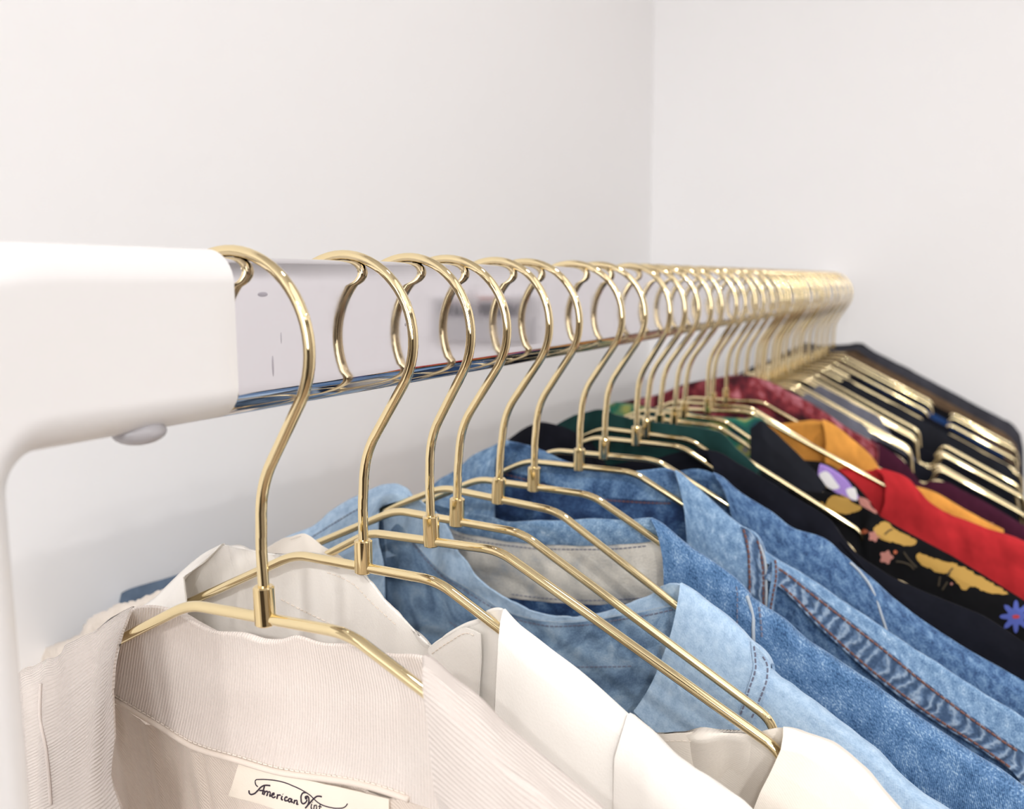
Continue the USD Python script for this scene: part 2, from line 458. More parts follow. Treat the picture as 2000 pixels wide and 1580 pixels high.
dark('black_jersey', (.0075, .008, .0125), .05)
dark('black_satin', (.011, .012, .017), .0, .55)
dark('black_cotton', (.0065, .0065, .0075), .0)
dark('green_velvet', (.010, .036, .034), .35)
dark('navy_cotton', (.012, .035, .11), .1)
dark('slate_denim', (.09, .125, .18), .1)
dark('charcoal', (.045, .045, .055), .2)
dark('slate_satin', (.12, .12, .15), .3, .45)
dark('brown_wool', (.11, .07, .042), .2)
dark('burgundy', (.045, .009, .022), .1)
dark('red_crepe', (.40, .022, .026), .05)
dark('mustard', (.60, .27, .055), .1)
fabric('teal_print', [(.30, (.01, .03, .12)), (.42, (.02, .10, .10)), (.52, (.03, .20, .13)), (.60, (.42, .42, .12)), (.68, (.05, .06, .35))], 38., detail=1., fine=.1)
fabric('violet_print', [(.30, (.012, .01, .016)), (.40, (.30, .17, .55)), (.50, (.62, .55, .70)), (.57, (.80, .76, .78)), (.66, (.62, .25, .52)), (.72, (.4, .25, .02))], 42., detail=0., fine=.06)
fabric('rose_print', [(.32, (.03, .01, .015)), (.45, (.13, .02, .03)), (.56, (.26, .04, .05)), (.68, (.50, .18, .22))], 60., detail=2., fine=.2)
plain('print_gold', (.46, .27, .055), .8, bump=(300., .3, .0003))
plain('print_stem', (.06, .045, .025), .8)
plain('print_pink', (.46, .19, .155), .8)
plain('print_orange', (.50, .12, .05), .8)
plain('print_blue', (.06, .09, .36), .8)
plain('print_red', (.38, .03, .04), .8)
plain('print_lilac', (.34, .21, .58), .8)
plain('print_white', (.76, .74, .74), .8)

# ------------------------------------------------------------------ the setting
T = .08
struct('wall_left', box(WALL_X - T, WALL_X, ROOM_Y - T, WALL_Y + T, FLOOR - T, CEIL + T), 'wall_paint', label='white painted wall running beside the rail')
struct('wall_back', box(WALL_X, ROOM_X, WALL_Y, WALL_Y + T, FLOOR - T, CEIL + T), 'wall_paint', label='white painted wall behind the far end of the rail')
struct('wall_right', box(ROOM_X, ROOM_X + T, ROOM_Y - T, WALL_Y + T, FLOOR - T, CEIL + T), 'unseen_grey_paint', label='unseen grey wall on the far right, toned for contrast in the brass')
struct('wall_front', box(WALL_X, ROOM_X, ROOM_Y - T, ROOM_Y, FLOOR - T, CEIL + T), 'unseen_dark_paint', label='unseen dark wall behind the camera, for dark reflections in the brass')
struct('floor', box(WALL_X, ROOM_X, ROOM_Y, WALL_Y, FLOOR - T, FLOOR), 'floor_vinyl', label='unseen brown floor under the clothes rail')
struct('ceiling', box(WALL_X, ROOM_X, ROOM_Y, WALL_Y, CEIL, CEIL + T), 'ceiling_paint', label='white ceiling with unseen recessed lamps')

fb = [(UNSEEN_WIN[0] - .04, UNSEEN_WIN[1] + .04, UNSEEN_WIN[2] - .04, UNSEEN_WIN[2]), (UNSEEN_WIN[0] - .04, UNSEEN_WIN[1] + .04, UNSEEN_WIN[3], UNSEEN_WIN[3] + .04), (UNSEEN_WIN[0] - .04, UNSEEN_WIN[0], UNSEEN_WIN[2], UNSEEN_WIN[3]), (UNSEEN_WIN[1], UNSEEN_WIN[1] + .04, UNSEEN_WIN[2], UNSEEN_WIN[3]), (.83, .87, UNSEEN_WIN[2], UNSEEN_WIN[3])]  # frame round the unseen light behind the camera
struct('unseen_window_1', cat([box(a, b, ROOM_Y, ROOM_Y + .03, c, d) for a, b, c, d in fb]), 'lamp_trim', label='white frame round the unseen light behind the camera')

# unseen ceiling lamps, placed to light the clothes and glint on the hooks
for i, (x, y, I, r) in enumerate(LAMPS):
    t = thing('unseen_ceiling_spotlight', 'unseen recessed ceiling spotlight ' + ('in the middle of the row by the dark wall', 'by the dark wall, nearest the left wall', 'by the dark wall, nearest the right wall', 'alone near the right wall', 'above the clothes')[i], 'ceiling lamp', (x, y, CEIL), 'unseen recessed spotlights in the ceiling')
    a = np.linspace(0, 2 * math.pi, 41)
    ring = sweep(np.stack([x + (r + .012) * np.cos(a), y + (r + .012) * np.sin(a), np.full(41, CEIL - .006)], 1), circle(.011, 8), (0, 0, 1), cap=False)
    put(t, 'trim_ring', ring, 'lamp_trim')
    disk_light(str(t.GetPath()) + '/lamp_glow', (0, 0, -.006), I, r)
# the panel's frame, hung round the soft light
px, py, pw, ph = PANEL
t = tag(panel_x, 'large unseen luminous ceiling panel in a white frame, lighting the clothes from above', 'ceiling lamp')
for (x0, x1, y0, y1) in ((-pw / 2 - .03, pw / 2 + .03, -ph / 2 - .03, -ph / 2), (-pw / 2 - .03, pw / 2 + .03, ph / 2, ph / 2 + .03), (-pw / 2 - .03, -pw / 2, -ph / 2, ph / 2), (pw / 2, pw / 2 + .03, -ph / 2, ph / 2)):
    put(t, 'frame_bar', box(px + x0, px + x1, py + y0, py + y1, CEIL - .04, CEIL), 'lamp_trim', False)

# board out of view on the far wall, giving the grey reflection in the rail
t = thing('unseen_board', 'out-of-view pale grey board with a dark band, mirrored in the chrome rail', 'display board', (.61, WALL_Y, -.118))
put(t, 'board', box(.51, .71, WALL_Y - .012, WALL_Y, -.118, -.03), 'grey_board', False)
put(t, 'dark_band', box(.535, .69, WALL_Y - .0125, WALL_Y - .012, -.068, -.042), 'dark_board', False, label='dark band across the board')
put(t, 'top_strip', box(.56, .66, WALL_Y - .013, WALL_Y - .012, -.034, -.030), 'print_orange', False, label='thin orange strip along the top')

# ------------------------------------------------------------------ clothes rail
rack = thing('clothes_rail', 'chrome clothes rail held in a white tubular frame', 'clothes rail', (0, .13 * S, FLOOR))
ZT, ZB = -.0026 * S, -.0648 * S
XL, XR = -.0262 * S, .0075 * S


def rail_profile(grow=0., rt=.0115, rb=.0128):
    x0, x1, z0, z1 = XL - grow, XR + grow, ZB + grow * .25, ZT + grow * .9
    pts, cs = [], [((x1, z0), rb), ((x1, z1), rt), ((x0, z1), rt), ((x0, z0), rb)]
    ang = {0: (-90, 0), 1: (0, 90), 2: (90, 180), 3: (180, 270)}
    for q, ((x, z), r) in enumerate(cs):
        r = r * S
        cx, cz = x + (-r if q in (0, 1) else r), z + (r if q in (0, 3) else -r)
        for a in np.radians(np.linspace(*ang[q], 10)): pts.append((cx + r * math.cos(a), cz + r * math.sin(a)))
    return np.array(pts)


def prism_y(prof, y0, y1, bev=0.0):
    c = prof.mean(0); ys, sc = ([y0, y1], [1, 1]) if not bev else ([y0, y1 - bev, y1 - bev * .3, y1], [1, 1, .985, .955])
    k = len(prof); v = np.vstack([np.c_[(prof - c)[:, 0] * s + c[0], np.full(k, y), (prof - c)[:, 1] * s + c[1]] for y, s in zip(ys, sc)])
    f = []
    for i in range(len(ys) - 1):
        for j in range(k):
            j2 = (j + 1) % k
            f += [(i * k + j, (i + 1) * k + j, (i + 1) * k + j2), (i * k + j, (i + 1) * k + j2, i * k + j2)]
    a, b = len(v), len(v) + 1
    v = np.vstack([v, [c[0], y0, c[1]], [c[0], y1, c[1]]]); L = (len(ys) - 1) * k
    for j in range(k): f += [(a, j, (j + 1) % k), (b, L + (j + 1) % k, L + j)]
    me = trimesh.Trimesh(v, f, process=False)
    if me.volume < 0: me.invert()
    return me


Y_END = .2635 * S
put(rack, 'chrome_tube', prism_y(rail_profile(), Y_END - .004, WALL_Y), 'chrome', 30, label='mirror-polished chrome tube')
sp = rail_profile(.0022, .013, .0125)
c0 = np.array([(sp[:, 0].min() + sp[:, 0].max()) / 2, (sp[:, 1].min() + sp[:, 1].max()) / 2])
hh = (sp[:, 1].max() - sp[:, 1].min()) / 2
yp1 = .1728 * S; yp0 = yp1 - 2 * hh
Rb = hh + .011 * S
bend = [(c0[0], yp1 + Rb - hh - Rb * math.sin(q), c0[1] - Rb + Rb * math.cos(q)) for q in np.linspace(0, math.pi / 2, 14)]
fpath = [(c0[0], Y_END, c0[1]), (c0[0], Y_END - .0006, c0[1]), (c0[0], Y_END - .0016, c0[1]), (c0[0], (Y_END + bend[0][1]) / 2, c0[1])] + bend + [(c0[0], bend[-1][1], -.5), (c0[0], bend[-1][1], FLOOR)]
fm = sweep(fpath, np.stack([sp[:, 1] - c0[1], sp[:, 0] - c0[0]], 1), (1, 0, 0))
k_ = len(sp); fm.vertices[:k_] = (fm.vertices[:k_] - fm.vertices[:k_].mean(0)) * [.95, 1, .965] + fm.vertices[:k_].mean(0)
put(rack, 'white_frame', fm, 'white_lacquer', 40, label='white lacquered tube, bent from the sleeve into the post')
put(rack, 'foot_bar', box(-.28, .27, yp0 - .004, yp1 + .004, FLOOR, FLOOR + .03), 'white_lacquer', False)
# clear plastic bumper under the sleeve and collar ring where the chrome leaves it
p0, p1 = at(1, 240, 846, -.035), at(1, 305, 838, -.03)
pad = trimesh.creation.icosphere(2, 1.0); pad.apply_scale((.006, .0075, .0034))
mid = CAM + ray(272, 838) * ((0.0 - CAM[0]) / ray(272, 838)[0])
pad.apply_translation((0.0, mid[1], ZB + .0006)); put(rack, 'clear_bumper', pad, 'clear_pad', True, label='clear plastic bumper under the sleeve')
for (u, v, a, b) in ((513, 575, .0022, .0007), (533, 715, .0004, .0032), (549, 660, .0002, .0018), (792, 634, .0006, .0006)):
    d = ray(u, v); q = CAM + d * ((XR - CAM[0]) / d[0])
    s = trimesh.creation.icosphere(2, 1.0); s.apply_scale((.00012, a, b)); s.apply_translation(q)
    put(rack, 'smudge', s, 'smudge', True, label='small dark smudge on the chrome')

# ------------------------------------------------------------------ hangers
RW = .0024 * S


def xz(pts): return np.array([(x * S - XT, 0., z * S) for x, z in pts])


def hook_path():
    cx, cz, R = -.0095, -.039, .039
    N = np.array([.0018, -.0935])
    d = N - (cx, cz); L = np.linalg.norm(d); base = math.atan2(d[1], d[0]); off = math.acos(R / L)
    th = base + off                                        # tangent point on the right side
    a = np.linspace(math.radians(196), th, 40)
    arc = [(cx + R * math.cos(q), cz + R * math.sin(q)) for q in a]
    low = fillet([arc[-1], N, (0., -.118), (0., -.1372)], [.014, .003], 8)
    return xz(arc + [tuple(p) for p in low[1:]])


ARM = [(.0424, -.150), (.1868, -.2237), (.1905, -.258), (.2095, -.262), (.2185, -.2405), (.3145, -.2905), (.3185, -.312)]


def bar_path():
    full = [(-x, z) for x, z in reversed(ARM)] + ARM
    return xz(fillet(full, [.009, .010, .0085, .0085, .0085, .009, .009, .0085, .0085, .0085, .010, .009], 7))


def ball(p, r): b = trimesh.creation.icosphere(2, r); b.apply_translation(p); return b


hp, bp = hook_path(), bar_path()
hook_m = cat([tube(hp, RW, 12, (0, 1, 0)), ball(hp[0], RW)])
bar_m = cat([tube(bp, RW, 12, (0, 1, 0)), ball(bp[0], RW), ball(bp[-1], RW)])
zt, zb, rc = -.1362 * S, -.1528 * S, .0044 * S
prof = np.array([(0, zb), (rc - .0004, zb), (rc, zb + .0004), (rc, zt - .0005), (rc - .0005, zt), (RW * .6, zt)])
fer_m = trimesh.creation.revolve(prof, sections=28); fer_m.apply_translation((-XT, 0, 0))

HLAB = {1: 'nearest brass hanger, holding the cream twill shirt with the neck label', 2: 'second brass hanger from the front, holding the white cotton shirt',
        3: 'third brass hanger from the front, tip buried in the ivory wide-necked top', 4: 'fourth brass hanger from the front, notched tip just behind the ivory top',
        5: 'brass hanger whose arm enters the pale chambray collar', 6: 'brass hanger holding the mid-blue denim jacket with the faded lining',
        7: 'brass hanger whose arm enters the brown-stitched denim jacket', 8: 'brass hanger whose arm enters the deep blue denim jacket',
        9: 'brass hanger whose arm enters the black jersey just behind the denim', 10: 'brass hanger in front of the dark green velvet top',
        11: 'brass hanger with a long arm ending at the black and gold floral top', 12: 'brass hanger whose arm ends at the black satin lapel',
        13: 'brass hanger with the teal printed blouse, arm ending above the violet print', 14: 'brass hanger whose arm enters the red blouse',
        15: 'brass hanger whose arm ends inside the mustard collar', 16: 'brass hanger with the rose printed top', 17: 'brass hanger holding the burgundy blouse',
        18: 'brass hanger of the first slate satin camisole', 33: 'farthest brass hanger on the rail, in the brown jacket', 32: 'second brass hanger from the far end of the rail',
        31: 'third brass hanger from the far end of the rail', 30: 'fourth brass hanger from the far end of the rail'}
ORD = ['nineteenth', 'twentieth', 'twenty-first', 'twenty-second', 'twenty-third', 'twenty-fourth', 'twenty-fifth', 'twenty-sixth', 'twenty-seventh', 'twenty-eighth', 'twenty-ninth']
for i, o_ in enumerate(ORD): HLAB[19 + i] = f'{o_} brass hanger from the near end of the rail'
first = None
for k in sorted(HANG):
    y, w, tl = HANG[k]
    x = UsdGeom.Xform.Define(stage, '/World/' + numbered('coat_hanger'))
    x.AddTranslateOp().Set(Gf.Vec3d(XT, y, 0)); x.AddRotateZOp().Set(math.degrees(w)); x.AddRotateYOp().Set(-math.degrees(tl))
    p = tag(x, HLAB[k], 'coat hanger', 'brass hangers on the chrome rail')
    if first is None:
        first = p
        for nm, me, mt in (('hook', hook_m, 'gold'), ('ferrule', fer_m, 'gold_satin'), ('shoulder_bar', bar_m, 'gold')):
            usdkit.mesh(stage, str(p.GetPath()) + '/' + nm, me, M[mt], smooth=35)
    else:
        p.GetReferences().AddInternalReference(first.GetPath()); p.SetInstanceable(True)


def garment(name, label, cat_, k, group=None):
    o = hframe(k)[0]
    return thing(name, label, cat_, (o[0], o[1], -.15 * S), group)


def arm_z(x):
    return np.interp(abs(x), [0, .0424, .1868, .2185, .3145], [-.150, -.150, -.2237, -.2405, -.2905])


def GP(k, x, z, dy):
    o, e, n = hframe(k); t = HANG[k][2]
    X, Z = x * S - XT, z * S
    return o + e * (X * math.cos(t) - Z * math.sin(t)) + np.array([0, 0, X * math.sin(t) + Z * math.cos(t)]) + n * dy


def body(p, k, mt, nw=.085, W=.29, lift=.004, dipf=.05, dipb=.015, th=.010, side=0, length=.62, fw=0., wr=(.0035, 30., 10., 3), parts=('front_panel', 'back_panel')):
    xs = np.linspace(-W, W, 41) if side == 0 else (np.linspace(-W, -nw, 22) if side < 0 else np.linspace(nw, W, 22))

    def top(x, dip):
        if abs(x) >= nw: return arm_z(x) + lift
        return arm_z(nw) + lift - dip * max(0., 1 - (x / nw) ** 2) ** .7
    for s, dip, nm in ((-1, dipf, parts[0]), (1, dipb, parts[1])):
        rows = []
        for dz, q, ex in ((0, .0, 0), (.004, .45, .006), (.018, .8, .010), (.06, 1., .014), (.25, 1.1, .012), (length / S, 1.2, .0)):
            r = [GP(k, x, top(x, dip) - dz, s * (th * q + fw)) for x in xs]
            for sd in ((-1, 1) if side == 0 else (side,)):        # the shoulder's outer end rolls down into the sleeve head
                e1 = GP(k, sd * (W + .010 + ex), top(W, dip) - .020 - dz, s * (th * q * .6 + fw))
                e2 = GP(k, sd * (W + .012 + ex), top(W, dip) - .075 - dz, s * (th * q * .5 + fw))
                r = [e2, e1] + r if sd < 0 else r + [e1, e2]
            rows.append(np.array(r))
        cloth(p, nm, rows, mt, 72, 26, wr)


# ---- 1: cream twill shirt
g = garment('twill_shirt', 'cream ribbed twill shirt with a printed neck label, nearest on the rail', 'shirt', 1)
crest = row(1, [(246, 1204), (266, 1188), (300, 1185), (330, 1190), (367, 1210), (422, 1235), (470, 1240), (514, 1253), (550, 1253), (584, 1245), (624, 1257), (697, 1262), (754, 1278), (825, 1283), (838, 1291)], (.002, .009, .012, .013, .012))
seam = row(1, [(218, 1362), (305, 1415), (385, 1463), (466, 1487), (551, 1511), (697, 1533), (806, 1566), (880, 1590)], (.010, .013, .013))
mid1 = row(1, [(232, 1280), (300, 1288), (380, 1310), (470, 1335), (560, 1345), (640, 1355), (740, 1375), (872, 1398)], (.006, .012, .014, .012))
_, yoke = cloth(g, 'back_yoke', [back(1, crest, .014, -.03), back(1, crest, .007, -.005), crest, mid1, seam], 'cream_twill', 110, 60, (.0016, 18., 45., 5), .001)
low = row(1, [(165, 1325), (215, 1366), (305, 1418), (385, 1466), (466, 1490), (551, 1514), (697, 1536), (880, 1594)], .0152)
low2 = low + np.array([0, 0, -.03]) + hframe(1)[2] * .004
_, lowf = cloth(g, 'back_panel', [low, low2], 'cream_lining', 90, 30, (.004, 130., 8., 2), .001, drop=.45, dropn=.004, k=1)
ridge(g, yoke, [(224, 1364), (305, 1412), (385, 1460), (462, 1483), (551, 1508), (697, 1529), (800, 1560)], 'cream_lining', .0011, 'yoke_seam')
stitch(g, yoke, [(226, 1358), (305, 1405), (385, 1452), (466, 1476), (551, 1500), (697, 1522), (800, 1552)], 'thread_cream', .0016, .0006, .0003)
fl = [row(1, [(15, 1330), (44, 1311), (110, 1283), (165, 1239), (200, 1211), (225, 1197), (258, 1184)], (.002, .0, .004)),
      row(1, [(15, 1360), (50, 1340), (110, 1318), (165, 1285), (205, 1250), (228, 1230), (243, 1222)], (-.006, -.006, -.002)),
      row(1, [(15, 1400), (60, 1385), (110, 1368), (165, 1330), (205, 1290), (224, 1270), (232, 1256)], (-.009, -.009, -.005)),
      row(1, [(15, 1480), (60, 1465), (110, 1445), (165, 1410), (200, 1375), (214, 1358), (221, 1345)], (-.012, -.012, -.009)),
      row(1, [(15, 1540), (60, 1530), (110, 1510), (165, 1485), (205, 1455), (217, 1448), (225, 1440)], (-.013, -.013, -.010)),
      row(1, [(15, 1590), (60, 1585), (110, 1570), (165, 1550), (200, 1530), (212, 1520), (218, 1514)], (-.014, -.014, -.011)),
      row(1, [(15, 1650), (60, 1645), (110, 1640), (165, 1620), (210, 1600), (226, 1590), (237, 1582)], (-.015, -.015, -.012))]
_, flf = cloth(g, 'left_front', [backc(1, fl[0], .006, -.02, True), backc(1, fl[0], .003, -.004, True)] + fl, 'cream_twill_cross', 56, 70, (.005, 80., 9., 8), .0011, drop=.4, dropn=-.004, k=1)
ridge(g, flf, [(82, 1335), (80, 1390), (92, 1470), (100, 1570)], 'cream_twill_cross', .0006, 'sleeve_seam')
fr = [row(1, [(826, 1283), (842, 1293), (879, 1326), (930, 1366), (967, 1406), (1022, 1458), (1095, 1520), (1158, 1572), (1230, 1640)], (-.005, -.001, .0)),
      row(1, [(826, 1305), (850, 1322), (890, 1358), (935, 1400), (990, 1460), (1050, 1520), (1130, 1590), (1220, 1670)], (-.008, -.006, -.006)),
      row(1, [(827, 1340), (860, 1370), (920, 1430), (990, 1500), (1060, 1560), (1200, 1690)], (-.010, -.012, -.011)),
      row(1, [(836, 1400), (880, 1450), (950, 1520), (1020, 1590), (1180, 1730)], (-.012, -.014, -.013)),
      row(1, [(843, 1470), (890, 1520), (960, 1590), (1040, 1670), (1150, 1770)], (-.0135, -.016, -.015)),
      row(1, [(850, 1543), (900, 1590), (980, 1660), (1060, 1730)], (-.015, -.018, -.017)),
      row(1, [(866, 1592), (910, 1650), (990, 1740), (1060, 1800)], (-.016, -.019, -.018))]
cloth(g, 'right_lapel', [backc(1, fr[0], .010, -.03), backc(1, fr[0], .005, -.005)] + fr, 'cream_twill_cross', 60, 60, (.002, 40., 30., 4), .0012, drop=.35, dropn=-.003, k=1)
# woven label with script lettering
lab = [row(1, [(467, 1489), (500, 1497), (551, 1513), (620, 1527), (700, 1546), (760, 1560)], .0128), row(1, [(458, 1520), (500, 1530), (551, 1543), (640, 1568), (760, 1600)], .0124),
       row(1, [(446, 1554), (500, 1568), (551, 1582), (640, 1604), (760, 1640)], .0128)]
_, labf = cloth(g, 'neck_label', lab, 'tag_ribbon', 50, 20, (.0009, 90., 60., 9), .0005, label='cream woven neck label with dark script lettering')
UX, VX = np.array([1.0, .262]), np.array([-.22, -1.0])


def pen(strokes, x0, y0, w, h):
    """pen strokes in letter units (0..1 wide, 0..1 high) as pixel polylines on the slanted label"""
    return [[np.array([x0, y0]) + UX * (x * w) + np.array([.26, -1.0]) * (y * h) for x, y in s] for s in strokes]


def lab_px(u, v): return (420 + u * .15, 1440 + v * .15)


SCRIPT = [
    # flourish from the A over the word, and the A itself
    [(445, 690), (448, 722), (475, 742), (515, 730), (560, 690), (610, 640), (655, 622), (720, 628)], [(648, 625), (640, 660), (628, 700), (622, 738)], [(585, 690), (610, 690), (650, 700)],
    [(560, 640), (532, 610), (525, 572), (545, 548), (620, 546), (720, 552), (820, 566), (920, 592), (1020, 632), (1100, 668), (1180, 712), (1240, 752), (1290, 800), (1340, 845), (1410, 884), (1500, 910), (1580, 922), (1650, 920), (1700, 898), (1726, 862)],
    # m e r i c a n
    [(654, 701), (640, 745)], [(652, 716), (678, 700), (688, 710), (676, 757)], [(688, 718), (711, 707), (723, 718), (714, 765), (730, 760)],
    [(745, 747), (773, 738), (769, 724), (749, 731), (742, 762), (759, 781), (788, 770)], [(818, 742), (809, 797)], [(816, 760), (838, 747), (857, 753)], [(876, 762), (866, 806), (885, 811)], [(885, 737), (888, 740)],
    [(945, 783), (928, 774), (909, 796), (916, 824), (947, 821)], [(995, 801), (968, 796), (957, 820), (971, 840), (997, 817)], [(1004, 800), (997, 839), (1016, 842)],
    [(1040, 813), (1030, 859)], [(1037, 829), (1064, 818), (1073, 831), (1064, 868), (1085, 869)],
    # V i n t
    [(1192, 770), (1200, 792), (1184, 798), (1178, 776), (1200, 764), (1222, 782), (1226, 830), (1208, 880), (1180, 916)], [(1180, 916), (1240, 850), (1296, 790), (1340, 764), (1392, 772)],
    [(1192, 718), (1150, 722), (1122, 770), (1124, 830), (1150, 862), (1180, 848), (1200, 812)],
    [(1262, 866), (1252, 920), (1266, 924)], [(1272, 842), (1274, 846)], [(1296, 880), (1288, 934)], [(1296, 894), (1318, 880), (1326, 892), (1320, 940)], [(1372, 868), (1360, 950)], [(1350, 896), (1388, 904)]]
ms = []
for i_, s_ in enumerate(SCRIPT):
    pts = [p for p in cast(labf, dense([lab_px(*q) for q in s_], 1.2), .00012) if p is not None]
    if len(pts) >= 3: ms.append(tube(np.array(pts), .00019 if i_ in (3,) or i_ >= len(SCRIPT) - 6 else .00027, 5))
put(labf[2], 'lettering', cat(ms), 'ink', 60, label='dark script lettering on the label')

# ---- 2: white cotton shirt
g = garment('cotton_shirt', 'white cotton shirt with an open folded collar, second on the rail', 'shirt', 2)
crest = row(2, [(350, 1145), (358, 1126), (395, 1095), (437, 1065), (477, 1072), (514, 1081), (560, 1084), (600, 1089), (655, 1106), (703, 1117), (728, 1143), (747, 1169), (791, 1213), (820, 1242), (842, 1262), (890, 1290)], (.001, .008, .011, .011, .011))
m1 = row(2, [(345, 1175), (362, 1165), (400, 1145), (450, 1140), (520, 1145), (600, 1150), (655, 1165), (700, 1180), (740, 1210), (800, 1270), (890, 1330)], (.004, .012, .012))
m2 = row(2, [(345, 1250), (450, 1215), (520, 1215), (600, 1225), (700, 1265), (800, 1330), (890, 1390)], (.006, .013, .013))
_, bf = cloth(g, 'back_panel', [back(2, crest, .006, -.03), back(2, crest, .003, -.005), crest, m1, m2], 'white_cotton', 100, 60, (.0032, 110., 20., 6), .001, drop=.4, dropn=.003, k=2)
stitch(g, bf, [(550, 1170), (600, 1196), (640, 1215), (690, 1243)], 'thread_cream', .0015, .0008, .00028)
stitch(g, bf, [(640, 1118), (690, 1140), (720, 1170), (780, 1225)], 'thread_cream', .0015, .0008, .00022)
fl = [row(2, [(200, 1228), (250, 1200), (286, 1179), (330, 1141), (358, 1114), (400, 1084), (436, 1063)], (.0, .0, .006)),
      row(2, [(195, 1240), (250, 1213), (290, 1190), (330, 1158), (350, 1138), (372, 1116), (400, 1097)], (-.004, -.004, .003)),
      row(2, [(190, 1260), (245, 1240), (295, 1212), (330, 1180), (345, 1160), (352, 1142), (359, 1128)], (-.007, -.007, -.003)),
      row(2, [(190, 1300), (245, 1275), (295, 1245), (335, 1215), (350, 1198), (358, 1186), (364, 1172)], (-.009, -.009, -.006)),
      row(2, [(190, 1380), (245, 1350), (300, 1320), (340, 1290), (355, 1265), (362, 1245), (367, 1230)], (-.010, -.010, -.008))]
cloth(g, 'left_collar', [backc(2, fl[0], .006, -.02, True), backc(2, fl[0], .003, -.004, True)] + fl, 'white_cotton', 40, 44, (.0015, 60., 40., 3), .001, drop=.35, dropn=-.002, k=2)
fi = [row(2, [(838, 1266), (880, 1235), (910, 1219), (935, 1210), (950, 1195), (972, 1189), (984, 1192)], (.008, .006, -.002)),
      row(2, [(838, 1290), (880, 1275), (920, 1262), (945, 1250), (960, 1238), (978, 1225)], (.008, .007, .001)),
      row(2, [(838, 1340), (900, 1330), (940, 1320), (985, 1300)], (.008, .007, .002)), row(2, [(838, 1420), (900, 1420), (940, 1420), (990, 1420)], (.008, .007, .003))]
cloth(g, 'right_collar_stand', [back(2, fi[0], .004, -.02), back(2, fi[0], .002, -.003)] + fi, 'white_cotton', 40, 36, (.001, 80., 50., 3), .0009)
st = [row(2, [(838, 1268), (880, 1240), (912, 1226), (938, 1238)], (.006, .004, .0015)), row(2, [(838, 1300), (880, 1280), (915, 1272), (939, 1280)], (.006, .004, .0015)),
      row(2, [(838, 1350), (880, 1340), (915, 1335), (936, 1330)], (.006, .004, .0015)), row(2, [(838, 1420), (880, 1410), (910, 1400), (932, 1390)], (.006, .004, .0015))]
_, sf = cloth(g, 'front_facing', st, 'white_cotton', 24, 24, (.0008, 60., 50., 3), .0008)
stitch(g, sf, [(845, 1276), (880, 1252), (912, 1236), (932, 1245)], 'thread_cream', .0014, .0008, .00022)
ff = [row(2, [(982, 1191), (1015, 1227), (1077, 1271), (1150, 1326), (1231, 1399), (1260, 1426), (1273, 1441)], (-.002, .0, .0)),
      row(2, [(977, 1215), (1015, 1252), (1077, 1300), (1150, 1355), (1225, 1420), (1254, 1442), (1269, 1456)], (-.005, -.004, -.002)),
      row(2, [(974, 1250), (1020, 1295), (1090, 1350), (1170, 1410), (1230, 1450), (1250, 1464), (1265, 1474)], (-.007, -.006, -.003)),
      row(2, [(972, 1300), (1030, 1365), (1100, 1420), (1180, 1470), (1235, 1500), (1260, 1512)], (-.0085, -.0085, -.005)),
      row(2, [(968, 1390), (1030, 1450), (1110, 1520), (1190, 1560), (1238, 1575), (1256, 1582)], (-.010, -.011, -.008)),
      row(2, [(966, 1450), (1030, 1520), (1110, 1590), (1190, 1640), (1254, 1670)], (-.011, -.013, -.010))]
_, fff = cloth(g, 'right_collar', [backc(2, ff[0], .008, -.03), backc(2, ff[0], .004, -.005)] + ff, 'white_cotton', 60, 56, (.0015, 40., 40., 11), .0011, drop=.25, dropn=-.002, k=2)
stitch(g, fff, [(1250, 1455), (1246, 1490), (1243, 1530), (1240, 1575)], 'thread_cream', .0016, .001, .0003)
sh = [rowf(2, [(1225, 1396), (1255, 1420), (1272, 1436), (1340, 1500), (1400, 1546), (1445, 1580), (1560, 1668)], .001), rowf(2, [(1215, 1430), (1260, 1462), (1320, 1520), (1390, 1580), (1540, 1700)], -.004), rowf(2, [(1200, 1480), (1260, 1530), (1320, 1590), (1400, 1670), (1520, 1780)], -.007)]
cloth(g, 'right_front', [back(2, sh[0], .011, -.02), back(2, sh[0], .0065, -.003)] + sh, 'white_cotton', 50, 36, (.003, 60., 20., 2), .001, drop=.35, dropn=-.002, k=2)

# ---- 3: ivory wide-necked top
g = garment('wide_neck_top', 'ivory cotton top with a wide neckline slung over the notched hanger tips', 'top', 3)
crest = row(3, [(600, 1056), (625, 1070), (654, 1082), (700, 1150), (760, 1270), (850, 1360), (950, 1400), (1100, 1440), (1200, 1448), (1245, 1440), (1272, 1435), (1327, 1430), (1415, 1430), (1465, 1431), (1502, 1425), (1530, 1422), (1545, 1428)], (.001, .007, .007, .007, .002))
m1 = crest + np.array([0, 0, -.014]) + hframe(3)[2] * .002
m2 = crest + np.array([0, 0, -.04]) + hframe(3)[2] * .003
_, bf = cloth(g, 'back_panel', [back(3, crest, .005, -.03), back(3, crest, .0025, -.004), crest, m1, m2], 'ivory_cotton', 130, 50, (.010, 55., 22., 21), .0009, drop=.4, dropn=.002, k=3)
stitch(g, bf, [(1270, 1448), (1330, 1446), (1400, 1452), (1460, 1448)], 'thread_cream', .0015, .0008, .00022)
